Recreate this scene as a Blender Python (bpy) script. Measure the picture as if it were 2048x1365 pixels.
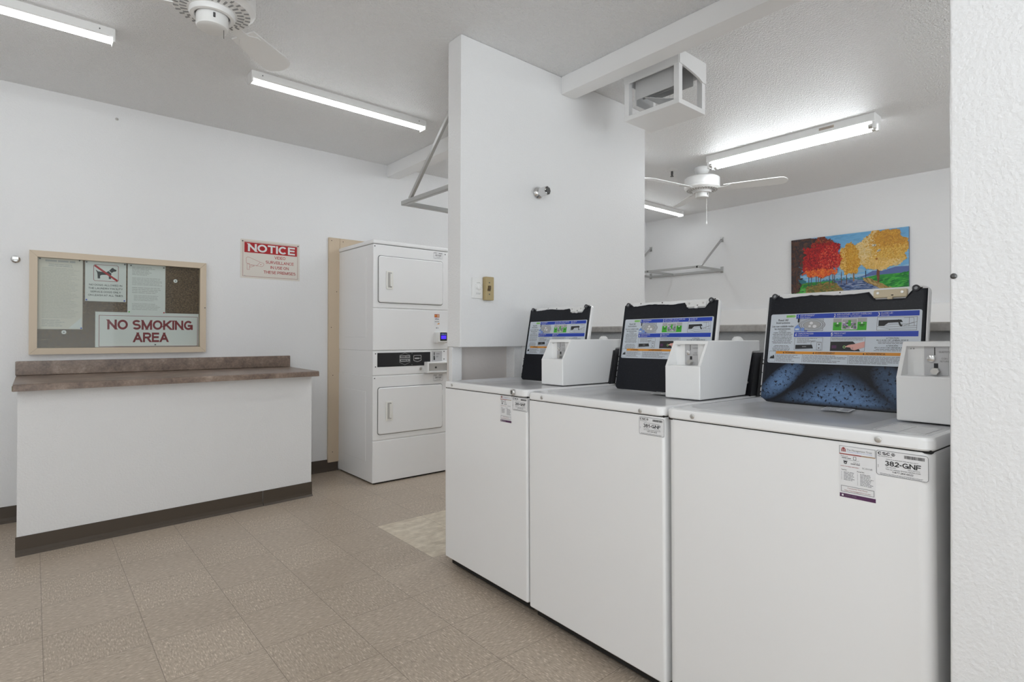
import bpy, bmesh, math, random
from mathutils import Matrix, Vector

# ------------------------------------------------------------------ scene, camera, light
S = bpy.context.scene
for o in list(bpy.data.objects):
    bpy.data.objects.remove(o)
COL = S.collection
random.seed(7)

cam_d = bpy.data.cameras.new('camera')
cam = bpy.data.objects.new('camera', cam_d)
COL.objects.link(cam)
cam_d.sensor_fit = 'HORIZONTAL'
cam_d.sensor_width = 36.0
cam_d.lens = 1115.586 * 36.0 / 2048.0
cam_d.shift_y = -17.5445 / 2048.0
cam_d.clip_start = 0.02
cam_d.clip_end = 60
CR = Vector((0.75895868, -0.65113236, 0.00289415))
CU = Vector((-0.00572198, -0.00222481, 0.99998115))
CF = Vector((0.65111365, 0.75896093, 0.00541431))
cam.matrix_world = Matrix(((CR.x, CU.x, -CF.x, 0), (CR.y, CU.y, -CF.y, 0), (CR.z, CU.z, -CF.z, 1.139), (0, 0, 0, 1)))
S.camera = cam

S.view_settings.view_transform = 'Standard'
S.view_settings.look = 'None'
S.view_settings.gamma = 1.0
S.view_settings.use_curve_mapping = False
S.view_settings.exposure = 0.17
LAMP = 10.5          # radiance of the strip light lenses
TUBES = 21.0         # radiance of the bare fluorescent tubes
LAMP_FILL = 47.0        # radiance of the added unseen fill strips
W = bpy.data.worlds.new('world')
S.world = W
W.use_nodes = True
W.node_tree.nodes['Background'].inputs[0].default_value = (0.90, 0.96, 1.0, 1)
# added daylight: soft sky above, brighter lower half to lift the ceiling
_tc = W.node_tree.nodes.new('ShaderNodeTexCoord')
_sp = W.node_tree.nodes.new('ShaderNodeSeparateXYZ')
_mr = W.node_tree.nodes.new('ShaderNodeMapRange')
_mr.inputs['From Min'].default_value = -0.05
_mr.inputs['From Max'].default_value = 0.05
_mr.inputs['To Min'].default_value = 4.6
_mr.inputs['To Max'].default_value = 1.7
W.node_tree.links.new(_tc.outputs['Generated'], _sp.inputs[0])
W.node_tree.links.new(_sp.outputs[2], _mr.inputs['Value'])
W.node_tree.links.new(_mr.outputs[0], W.node_tree.nodes['Background'].inputs[1])
try:
    S.cycles.use_denoising = True
    S.cycles.max_bounces = 10
    S.cycles.diffuse_bounces = 6
    S.cycles.sample_clamp_indirect = 6.0
    S.cycles.caustics_reflective = False
    S.cycles.caustics_refractive = False
except Exception:
    pass

# ------------------------------------------------------------------ materials
def lin(c):
    c = c / 255.0
    return c / 12.92 if c <= 0.04045 else ((c + 0.055) / 1.055) ** 2.4
def rgb(r, g, b):
    return (lin(r), lin(g), lin(b), 1.0)
MATS = {}
def mat(name, col, rough=0.5, metal=0.0, spec=0.5, bump=None, coat=0.0):
    """bump = (scale, strength, distance, detail)"""
    if name in MATS:
        return MATS[name]
    m = bpy.data.materials.new(name)
    m.use_nodes = True
    n = m.node_tree.nodes
    L = m.node_tree.links
    b = n['Principled BSDF']
    b.inputs['Base Color'].default_value = col
    b.inputs['Roughness'].default_value = rough
    b.inputs['Metallic'].default_value = metal
    b.inputs['Specular IOR Level'].default_value = spec
    b.inputs['Coat Weight'].default_value = coat
    if bump:
        tc = n.new('ShaderNodeTexCoord')
        no = n.new('ShaderNodeTexNoise')
        no.inputs['Scale'].default_value = bump[0]
        no.inputs['Detail'].default_value = bump[3]
        bp = n.new('ShaderNodeBump')
        bp.inputs['Strength'].default_value = bump[1]
        bp.inputs['Distance'].default_value = bump[2]
        L.new(tc.outputs['Object'], no.inputs['Vector'])
        L.new(no.outputs['Fac'], bp.inputs['Height'])
        L.new(bp.outputs['Normal'], b.inputs['Normal'])
    MATS[name] = m
    return m
def emit(name, col, s):
    m = bpy.data.materials.new(name)
    m.use_nodes = True
    n = m.node_tree.nodes
    n.remove(n['Principled BSDF'])
    e = n.new('ShaderNodeEmission')
    e.inputs[0].default_value = col
    e.inputs[1].default_value = s
    m.node_tree.links.new(e.outputs[0], n['Material Output'].inputs[0])
    MATS[name] = m
    return m
def nd(m, t, **kw):
    n = m.node_tree.nodes.new(t)
    for k, v in kw.items():
        setattr(n, k, v)
    return n
def math_node(m, op, a, b=None, c=None, clamp=False):
    n = nd(m, 'ShaderNodeMath', operation=op)
    n.use_clamp = clamp
    for i, v in enumerate((a, b, c)):
        if v is None:
            continue
        if isinstance(v, (int, float)):
            n.inputs[i].default_value = v
        else:
            m.node_tree.links.new(v, n.inputs[i])
    return n.outputs[0]
def mixc(m, fac, a, b):
    n = nd(m, 'ShaderNodeMix', data_type='RGBA')
    L = m.node_tree.links
    for s, v in ((n.inputs[0], fac), (n.inputs[6], a), (n.inputs[7], b)):
        if isinstance(v, (int, float, tuple)):
            s.default_value = v
        else:
            L.new(v, s)
    return n.outputs[2]
def ramp(m, fac, stops):
    n = nd(m, 'ShaderNodeValToRGB')
    r = n.color_ramp
    while len(r.elements) < len(stops):
        r.elements.new(0.5)
    for e, (p, c) in zip(r.elements, stops):
        e.position = p
        e.color = c
    m.node_tree.links.new(fac, n.inputs[0])
    return n.outputs[0]
def noise(m, vec, scale, detail=2.0, rough=0.5):
    n = nd(m, 'ShaderNodeTexNoise')
    n.inputs['Scale'].default_value = scale
    n.inputs['Detail'].default_value = detail
    n.inputs['Roughness'].default_value = rough
    m.node_tree.links.new(vec, n.inputs['Vector'])
    return n.outputs['Fac']
def vmul(m, vec, v):
    n = nd(m, 'ShaderNodeVectorMath', operation='MULTIPLY')
    m.node_tree.links.new(vec, n.inputs[0])
    n.inputs[1].default_value = v
    return n.outputs[0]

WALL = mat('wall_paint', (0.80, 0.80, 0.803, 1), 0.42, spec=0.4, bump=(110, 0.36, 0.006, 3))
CEIL = mat('ceiling_stipple', (0.91, 0.91, 0.912, 1), 0.40, spec=0.45, bump=(120, 1.0, 0.013, 3))
SMOOTHW = mat('white_trim_paint', (0.88, 0.88, 0.88, 1), 0.38, bump=(60, 0.08, 0.003, 2))
ENAMEL = mat('white_enamel', (0.86, 0.86, 0.862, 1), 0.26, spec=0.5, bump=(900, 0.02, 0.0005, 1))
ENAMEL2 = mat('white_powder_coat', (0.86, 0.86, 0.855, 1), 0.36, spec=0.5)
GREYE = mat('deck_enamel', (0.64, 0.64, 0.65, 1), 0.2, spec=0.55)
DARK = mat('dark_void', (0.012, 0.011, 0.010, 1), 0.8)
BLACK = mat('black_plastic', (0.010, 0.010, 0.012, 1), 0.32)
CHROME = mat('chrome', (0.72, 0.72, 0.72, 1), 0.16, metal=1.0)
STEEL = mat('brushed_steel', (0.62, 0.61, 0.59, 1), 0.36, metal=0.9)
DSTEEL = mat('dark_steel', (0.12, 0.12, 0.12, 1), 0.4, metal=0.8)
GALV = mat('galvanized_metal', (0.50, 0.50, 0.49, 1), 0.38, metal=0.85)
PAPER = mat('paper', (0.72, 0.73, 0.72, 1), 0.6)
PAPER2 = mat('cream_paper', (0.70, 0.66, 0.60, 1), 0.6)
STICK = mat('sticker_white', (0.78, 0.78, 0.79, 1), 0.4)
INK = mat('black_ink', (0.02, 0.02, 0.022, 1), 0.5)
GINK = mat('grey_ink', (0.20, 0.20, 0.21, 1), 0.5)
LINK = mat('pale_ink', (0.42, 0.42, 0.42, 1), 0.5)
FAINT = mat('faint_ink', (0.50, 0.48, 0.45, 1), 0.5)
RINK = mat('red_ink', rgb(168, 20, 26), 0.45)
MINK = mat('maroon_ink', rgb(128, 36, 44), 0.45)
DRINK = mat('dull_red_ink', rgb(150, 70, 66), 0.5)
BLUE = mat('blue_ink', rgb(22, 62, 178), 0.4)
LBLUE = mat('light_blue_ink', rgb(120, 150, 215), 0.4)
GREEN = mat('green_ink', rgb(66, 178, 44), 0.4)
LGREEN = mat('pale_green_ink', rgb(150, 205, 120), 0.4)
ORANGE = mat('orange_ink', rgb(222, 146, 40), 0.4)
PURPLE = mat('purple_ink', rgb(84, 46, 84), 0.45)
SKIN = mat('pink_ink', rgb(226, 170, 160), 0.45)
SHEETW = mat('instruction_paper', (0.62, 0.67, 0.73, 1), 0.28)
BEIGE = mat('beige_paint', rgb(206, 190, 168), 0.5, bump=(40, 0.05, 0.003, 2))
PLYB = mat('tan_board', rgb(202, 184, 160), 0.55, bump=(30, 0.06, 0.003, 3))
ALMOND = mat('almond_plastic', rgb(176, 158, 116), 0.45)
PLASTIC = mat('white_plastic', (0.80, 0.80, 0.79, 1), 0.35)
FANW = mat('fan_white', (0.86, 0.86, 0.855, 1), 0.35)
FANDK = mat('fan_vent_shadow', (0.30, 0.30, 0.30, 1), 0.6)
AGED = mat('aged_plastic', rgb(214, 200, 170), 0.4)
SHEETMETAL = mat('vent_sheet_metal', (0.66, 0.66, 0.66, 1), 0.5, metal=0.2)
COVE = mat('cove_rubber', rgb(76, 66, 56), 0.5)
GROUTY = mat('niche_plaster', rgb(206, 200, 196), 0.7, bump=(50, 0.2, 0.006, 3))
CHIP = mat('rust_chip', rgb(40, 30, 26), 0.8)
SCREEN = emit('reader_display', (0.10, 0.05, 1.0, 1), 0.9)
LENS = emit('strip_lens', (0.925, 0.970, 1.0, 1), LAMP)
LENS_FILL = emit('strip_lens_bright', (0.925, 0.970, 1.0, 1), LAMP_FILL)
TUBE = emit('fluorescent_tube', (0.925, 0.970, 1.0, 1), TUBES)

def make_liner(name, tinted):
    m = bpy.data.materials.new(name)
    m.use_nodes = True
    L = m.node_tree.links
    b = m.node_tree.nodes['Principled BSDF']
    tc = nd(m, 'ShaderNodeTexCoord')
    ob = tc.outputs['Object']
    sp = noise(m, ob, 240, 3, 0.6)
    base = ramp(m, sp, [(0.0, (0.004, 0.005, 0.008, 1)), (0.58, (0.007, 0.008, 0.013, 1)), (0.74, (0.018, 0.021, 0.03, 1))])
    if tinted:
        sx = nd(m, 'ShaderNodeSeparateXYZ')
        L.new(ob, sx.inputs[0])
        u, w = sx.outputs[0], sx.outputs[1]
        wob = math_node(m, 'MULTIPLY', math_node(m, 'SUBTRACT', noise(m, vmul(m, ob, (9, 7, 1)), 1.0, 3, 0.6), 0.5), 0.10)
        # pale blue patch: a fan along the lower half of the lid with a lobe at either side
        d = math_node(m, 'ADD', math_node(m, 'ABSOLUTE', math_node(m, 'SUBTRACT', u, 0.262)), wob)
        half = math_node(m, 'ADD', 0.035, math_node(m, 'MULTIPLY', math_node(m, 'SUBTRACT', 0.132, w), 1.35))
        fan_ = math_node(m, 'MULTIPLY', math_node(m, 'MULTIPLY', math_node(m, 'SUBTRACT', half, d), 9.0, clamp=True), math_node(m, 'MULTIPLY', math_node(m, 'SUBTRACT', 0.142, w), 13.0, clamp=True), clamp=True)
        fan_ = math_node(m, 'MULTIPLY', fan_, math_node(m, 'MULTIPLY', math_node(m, 'SUBTRACT', w, 0.008), 60.0, clamp=True))
        def lobe(cx, cy, ax, ay, rot, k):
            c_, s_ = math.cos(rot), math.sin(rot)
            du, dw = math_node(m, 'SUBTRACT', u, cx), math_node(m, 'SUBTRACT', w, cy)
            p = math_node(m, 'DIVIDE', math_node(m, 'ADD', math_node(m, 'MULTIPLY', du, c_), math_node(m, 'MULTIPLY', dw, s_)), ax)
            q = math_node(m, 'DIVIDE', math_node(m, 'SUBTRACT', math_node(m, 'MULTIPLY', dw, c_), math_node(m, 'MULTIPLY', du, s_)), ay)
            r2 = math_node(m, 'ADD', math_node(m, 'POWER', p, 2.0), math_node(m, 'POWER', q, 2.0))
            return math_node(m, 'MULTIPLY', math_node(m, 'SUBTRACT', 1.0, math_node(m, 'ADD', r2, math_node(m, 'MULTIPLY', wob, 6.0)), clamp=True), k)
        f1 = math_node(m, 'MAXIMUM', fan_, math_node(m, 'MAXIMUM', lobe(0.075, 0.085, 0.10, 0.040, 0.75, 0.95), lobe(0.43, 0.075, 0.10, 0.05, -0.8, 0.45)))
        spots = math_node(m, 'MULTIPLY', math_node(m, 'SUBTRACT', 0.66, noise(m, ob, 95, 2, 0.6)), 9.0, clamp=True)
        f2 = math_node(m, 'MULTIPLY', f1, math_node(m, 'MULTIPLY', spots, math_node(m, 'ADD', 0.25, math_node(m, 'MULTIPLY', noise(m, ob, 120, 4, 0.7), 0.9))), clamp=True)
        base = mixc(m, f2, base, rgb(122, 158, 206))
    L.new(base, b.inputs['Base Color'])
    b.inputs['Roughness'].default_value = 0.34
    b.inputs['Specular IOR Level'].default_value = 0.28
    MATS[name] = m
    return m
LINER = make_liner('navy_enamel', False)
LINER_BLUE = make_liner('navy_enamel_detergent_film', True)

def make_floor():
    m = bpy.data.materials.new('vinyl_tile')
    m.use_nodes = True
    L = m.node_tree.links
    b = m.node_tree.nodes['Principled BSDF']
    tc = nd(m, 'ShaderNodeTexCoord')
    ob = tc.outputs['Object']
    sx = nd(m, 'ShaderNodeSeparateXYZ')
    L.new(ob, sx.inputs[0])
    X, Y = sx.outputs[0], sx.outputs[1]
    tx = math_node(m, 'DIVIDE', math_node(m, 'SUBTRACT', X, 0.0319 - 3.048), 0.3048)
    ty = math_node(m, 'DIVIDE', math_node(m, 'SUBTRACT', Y, 1.516 - 6.096), 0.3048)
    ix, iy = math_node(m, 'FLOOR', tx), math_node(m, 'FLOOR', ty)
    par = math_node(m, 'MODULO', math_node(m, 'ADD', ix, iy), 2.0)
    fx, fy = math_node(m, 'FRACT', tx), math_node(m, 'FRACT', ty)
    ex = math_node(m, 'MINIMUM', fx, math_node(m, 'SUBTRACT', 1.0, fx))
    ey = math_node(m, 'MINIMUM', fy, math_node(m, 'SUBTRACT', 1.0, fy))
    seam = math_node(m, 'LESS_THAN', math_node(m, 'MINIMUM', ex, ey), 0.0034)
    def streak(scale):
        a = noise(m, vmul(m, ob, scale), 1.0, 2, 0.55)
        return a
    na = streak((45, 190, 1)); nb = streak((190, 45, 1))
    n1 = nd(m, 'ShaderNodeMix', data_type='FLOAT')
    L.new(par, n1.inputs[0]); L.new(na, n1.inputs[2]); L.new(nb, n1.inputs[3])
    na2 = streak((70, 260, 1.3)); nb2 = streak((260, 70, 1.3))
    n2 = nd(m, 'ShaderNodeMix', data_type='FLOAT')
    L.new(par, n2.inputs[0]); L.new(na2, n2.inputs[2]); L.new(nb2, n2.inputs[3])
    base = ramp(m, n1.outputs[0], [(0.28, rgb(152, 138, 122)), (0.45, rgb(178, 163, 146)), (0.58, rgb(184, 169, 152)), (0.70, rgb(222, 209, 193))])
    dk = math_node(m, 'MULTIPLY', math_node(m, 'SUBTRACT', n2.outputs[0], 0.665), 12.0, clamp=True)
    base = mixc(m, math_node(m, 'MULTIPLY', dk, 0.7), base, rgb(104, 92, 82))
    wn = nd(m, 'ShaderNodeTexWhiteNoise', noise_dimensions='2D')
    cv = nd(m, 'ShaderNodeCombineXYZ')
    L.new(ix, cv.inputs[0]); L.new(iy, cv.inputs[1]); L.new(cv.outputs[0], wn.inputs['Vector'])
    base = mixc(m, math_node(m, 'MULTIPLY', wn.outputs['Value'], 0.10), base, rgb(120, 106, 92))
    # wear: broad soft dirt mottling
    dirt = math_node(m, 'MULTIPLY', math_node(m, 'SUBTRACT', noise(m, ob, 1.7, 3), 0.5), 0.7, clamp=True)
    base = mixc(m, dirt, base, rgb(128, 112, 94))
    # patch of newer tan tiles by the partition
    tan = ramp(m, noise(m, vmul(m, ob, (14, 22, 1)), 1.0, 4, 0.6), [(0.3, rgb(190, 176, 156)), (0.5, rgb(206, 194, 174)), (0.7, rgb(226, 215, 196))])
    def between(v, a, c):
        return math_node(m, 'MULTIPLY', math_node(m, 'GREATER_THAN', v, a), math_node(m, 'LESS_THAN', v, c))
    pm = math_node(m, 'MULTIPLY', between(X, 1.5559, 4.3), between(Y, 2.4304, 3.04))
    base = mixc(m, pm, base, tan)
    base = mixc(m, math_node(m, 'MULTIPLY', seam, 0.6), base, rgb(84, 72, 62))
    L.new(base, b.inputs['Base Color'])
    b.inputs['Roughness'].default_value = 0.36
    b.inputs['Specular IOR Level'].default_value = 0.38
    MATS['floor'] = m
    return m
FLOOR = make_floor()

def make_laminate(name, stops, sc):
    m = bpy.data.materials.new(name)
    m.use_nodes = True
    L = m.node_tree.links
    b = m.node_tree.nodes['Principled BSDF']
    tc = nd(m, 'ShaderNodeTexCoord')
    n1 = noise(m, tc.outputs['Object'], sc, 6, 0.68)
    n2 = noise(m, tc.outputs['Object'], sc * 9, 3, 0.6)
    f = math_node(m, 'ADD', math_node(m, 'MULTIPLY', n1, 0.72), math_node(m, 'MULTIPLY', n2, 0.28))
    L.new(ramp(m, f, stops), b.inputs['Base Color'])
    b.inputs['Roughness'].default_value = 0.34
    MATS[name] = m
    return m
LAMIN = make_laminate('brown_stone_laminate', [(0.34, rgb(88, 74, 66)), (0.46, rgb(122, 105, 94)), (0.56, rgb(140, 122, 109)), (0.68, rgb(172, 154, 140))], 9)
LEDGE = make_laminate('grey_stone_laminate', [(0.34, rgb(172, 166, 160)), (0.5, rgb(198, 193, 188)), (0.66, rgb(216, 212, 206))], 10)
CORK = make_laminate('cork', [(0.36, rgb(38, 26, 18)), (0.46, rgb(84, 64, 46)), (0.55, rgb(108, 86, 64)), (0.66, rgb(150, 124, 94))], 115)

def make_glass():
    m = bpy.data.materials.new('window_glass')
    m.use_nodes = True
    n = m.node_tree.nodes
    L = m.node_tree.links
    n.remove(n['Principled BSDF'])
    t = n.new('ShaderNodeBsdfTransparent')
    t.inputs[0].default_value = (0.93, 0.95, 0.94, 1)
    g = n.new('ShaderNodeBsdfGlossy')
    g.inputs['Roughness'].default_value = 0.02
    mx = n.new('ShaderNodeMixShader')
    mx.inputs[0].default_value = 0.010
    L.new(t.outputs[0], mx.inputs[1]); L.new(g.outputs[0], mx.inputs[2])
    L.new(mx.outputs[0], n['Material Output'].inputs[0])
    MATS['glass'] = m
    return m
GLASS = make_glass()
PAINTM = bpy.data.materials.new('painted_canvas')
PAINTM.use_nodes = True
_a = PAINTM.node_tree.nodes.new('ShaderNodeAttribute')
_a.attribute_name = 'Col'
PAINTM.node_tree.links.new(_a.outputs['Color'], PAINTM.node_tree.nodes['Principled BSDF'].inputs['Base Color'])
PAINTM.node_tree.nodes['Principled BSDF'].inputs['Roughness'].default_value = 0.55

# ------------------------------------------------------------------ mesh helpers
def new_faces(bm, old, mi, smooth=True):
    for f in bm.faces:
        if f not in old:
            f.material_index = mi
            f.smooth = smooth
def rbox(bm, x0, x1, y0, y1, z0, z1, bev=0.0, seg=2, mi=0, M=None, which=None):
    old = set(bm.faces)
    mt = Matrix.Translation(((x0 + x1) / 2, (y0 + y1) / 2, (z0 + z1) / 2)) @ Matrix.Diagonal((abs(x1 - x0), abs(y1 - y0), abs(z1 - z0), 1))
    r = bmesh.ops.create_cube(bm, size=1.0, matrix=mt)
    vs = r['verts']
    if bev > 0:
        es = {e for v in vs for e in v.link_edges}
        if which:          # only edges along one axis
            ax = 'xyz'.index(which)
            es = {e for e in es if abs((e.verts[0].co - e.verts[1].co).normalized()[ax]) > 0.9}
        r2 = bmesh.ops.bevel(bm, geom=list(es), offset=bev, segments=seg, profile=0.5, affect='EDGES')
    nf = [f for f in bm.faces if f not in old]
    for f in nf:
        f.material_index = mi
        f.smooth = True
    if M is not None:
        bmesh.ops.transform(bm, matrix=M, verts=list({v for f in nf for v in f.verts}))
    return nf
def ortho(d):
    d = Vector(d).normalized()
    a = Vector((0, 0, 1)) if abs(d.z) < 0.9 else Vector((1, 0, 0))
    u = d.cross(a).normalized()
    return u, d.cross(u).normalized()
def cyl(bm, p0, p1, r0, r1=None, n=20, mi=0, caps=True):
    r1 = r0 if r1 is None else r1
    p0, p1 = Vector(p0), Vector(p1)
    u, w = ortho(p1 - p0)
    A = [bm.verts.new(p0 + (u * math.cos(t) + w * math.sin(t)) * r0) for t in [2 * math.pi * i / n for i in range(n)]]
    B = [bm.verts.new(p1 + (u * math.cos(t) + w * math.sin(t)) * r1) for t in [2 * math.pi * i / n for i in range(n)]]
    fs = []
    for i in range(n):
        fs.append(bm.faces.new((A[i], B[i], B[(i + 1) % n], A[(i + 1) % n])))
    if caps:
        fs.append(bm.faces.new(A)); fs.append(bm.faces.new(B[::-1]))
    for f in fs:
        f.material_index = mi
        f.smooth = True
def lathe(bm, prof, c, axis=(0, 0, 1), n=36, mi=0, cap0=True, cap1=True):
    """prof: list of (radius, distance along axis)."""
    c = Vector(c)
    ax = Vector(axis).normalized()
    u, w = ortho(ax)
    rings = []
    for r, h in prof:
        rings.append([bm.verts.new(c + ax * h + (u * math.cos(2 * math.pi * i / n) + w * math.sin(2 * math.pi * i / n)) * max(r, 1e-5)) for i in range(n)])
    fs = []
    for a, b in zip(rings, rings[1:]):
        for i in range(n):
            fs.append(bm.faces.new((a[i], a[(i + 1) % n], b[(i + 1) % n], b[i])))
    if cap0:
        fs.append(bm.faces.new(rings[0][::-1]))
    if cap1:
        fs.append(bm.faces.new(rings[-1]))
    for f in fs:
        f.material_index = mi
        f.smooth = True
def rr(x0, x1, y0, y1, r, k=6):
    """rounded rectangle outline, counter-clockwise."""
    r = max(1e-4, min(r, (x1 - x0) / 2 - 1e-4, (y1 - y0) / 2 - 1e-4))
    pts = []
    for cx, cy, a0 in ((x1 - r, y0 + r, -90), (x1 - r, y1 - r, 0), (x0 + r, y1 - r, 90), (x0 + r, y0 + r, 180)):
        for i in range(k + 1):
            a = math.radians(a0 + 90 * i / k)
            pts.append((cx + r * math.cos(a), cy + r * math.sin(a)))
    return pts
def loft(bm, rings, mi=0, cap0=True, cap1=True, mis=None):
    """rings: lists of 3D points with equal counts."""
    R = [[bm.verts.new(p) for p in ring] for ring in rings]
    n = len(R[0])
    for k, (a, b) in enumerate(zip(R, R[1:])):
        for i in range(n):
            f = bm.faces.new((a[i], a[(i + 1) % n], b[(i + 1) % n], b[i]))
            f.material_index = mis[k] if mis else mi
            f.smooth = True
    if cap0:
        f = bm.faces.new(R[0][::-1]); f.material_index = mis[0] if mis else mi
    if cap1:
        f = bm.faces.new(R[-1]); f.material_index = mis[-1] if mis else mi
def prism(bm, pts, axis, a, b, mi=0):
    """extrude a 2D polygon along an axis ('x','y','z') from a to b."""
    def P(p, t):
        return {'x': (t, p[0], p[1]), 'y': (p[0], t, p[1]), 'z': (p[0], p[1], t)}[axis]
    A = [bm.verts.new(P(p, a)) for p in pts]
    B = [bm.verts.new(P(p, b)) for p in pts]
    n = len(pts)
    fs = [bm.faces.new(A), bm.faces.new(B[::-1])]
    for i in range(n):
        fs.append(bm.faces.new((A[i], A[(i + 1) % n], B[(i + 1) % n], B[i])))
    for f in fs:
        f.material_index = mi
def obj(name, bm, mats, parent=None, angle=35, off=None, **props):
    if off is not None:
        bmesh.ops.translate(bm, verts=bm.verts, vec=-Vector(off))
    bmesh.ops.recalc_face_normals(bm, faces=bm.faces)
    me = bpy.data.meshes.new(name)
    bm.to_mesh(me)
    bm.free()
    for m in (mats if isinstance(mats, (list, tuple)) else [mats]):
        me.materials.append(m)
    for p in me.polygons:
        p.use_smooth = bool(angle)
    if angle:
        me.set_sharp_from_angle(angle=math.radians(angle))
    o = bpy.data.objects.new(name, me)
    COL.objects.link(o)
    if angle:
        wn = o.modifiers.new('weighted_normals', 'WEIGHTED_NORMAL')
        wn.keep_sharp = True
        wn.weight = 80
    if parent is not None:
        o.parent = parent
    elif off is not None:
        o.location = off
    for k, v in props.items():
        o[k] = v
    return o
def thing(name, label, cat, loc, rot=(0, 0, 0), group=None):
    o = bpy.data.objects.new(name, None)
    o.empty_display_size = 0.05
    COL.objects.link(o)
    o.location = loc
    o.rotation_euler = rot
    o['label'] = label
    o['category'] = cat
    if group:
        o['group'] = group
    return o
def tag(o, label, cat, group=None):
    o['label'] = label
    o['category'] = cat
    if group:
        o['group'] = group
    return o
def struct(name, bm, m, **kw):
    o = obj(name, bm, m, **kw)
    o['kind'] = 'structure'
    return o

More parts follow.
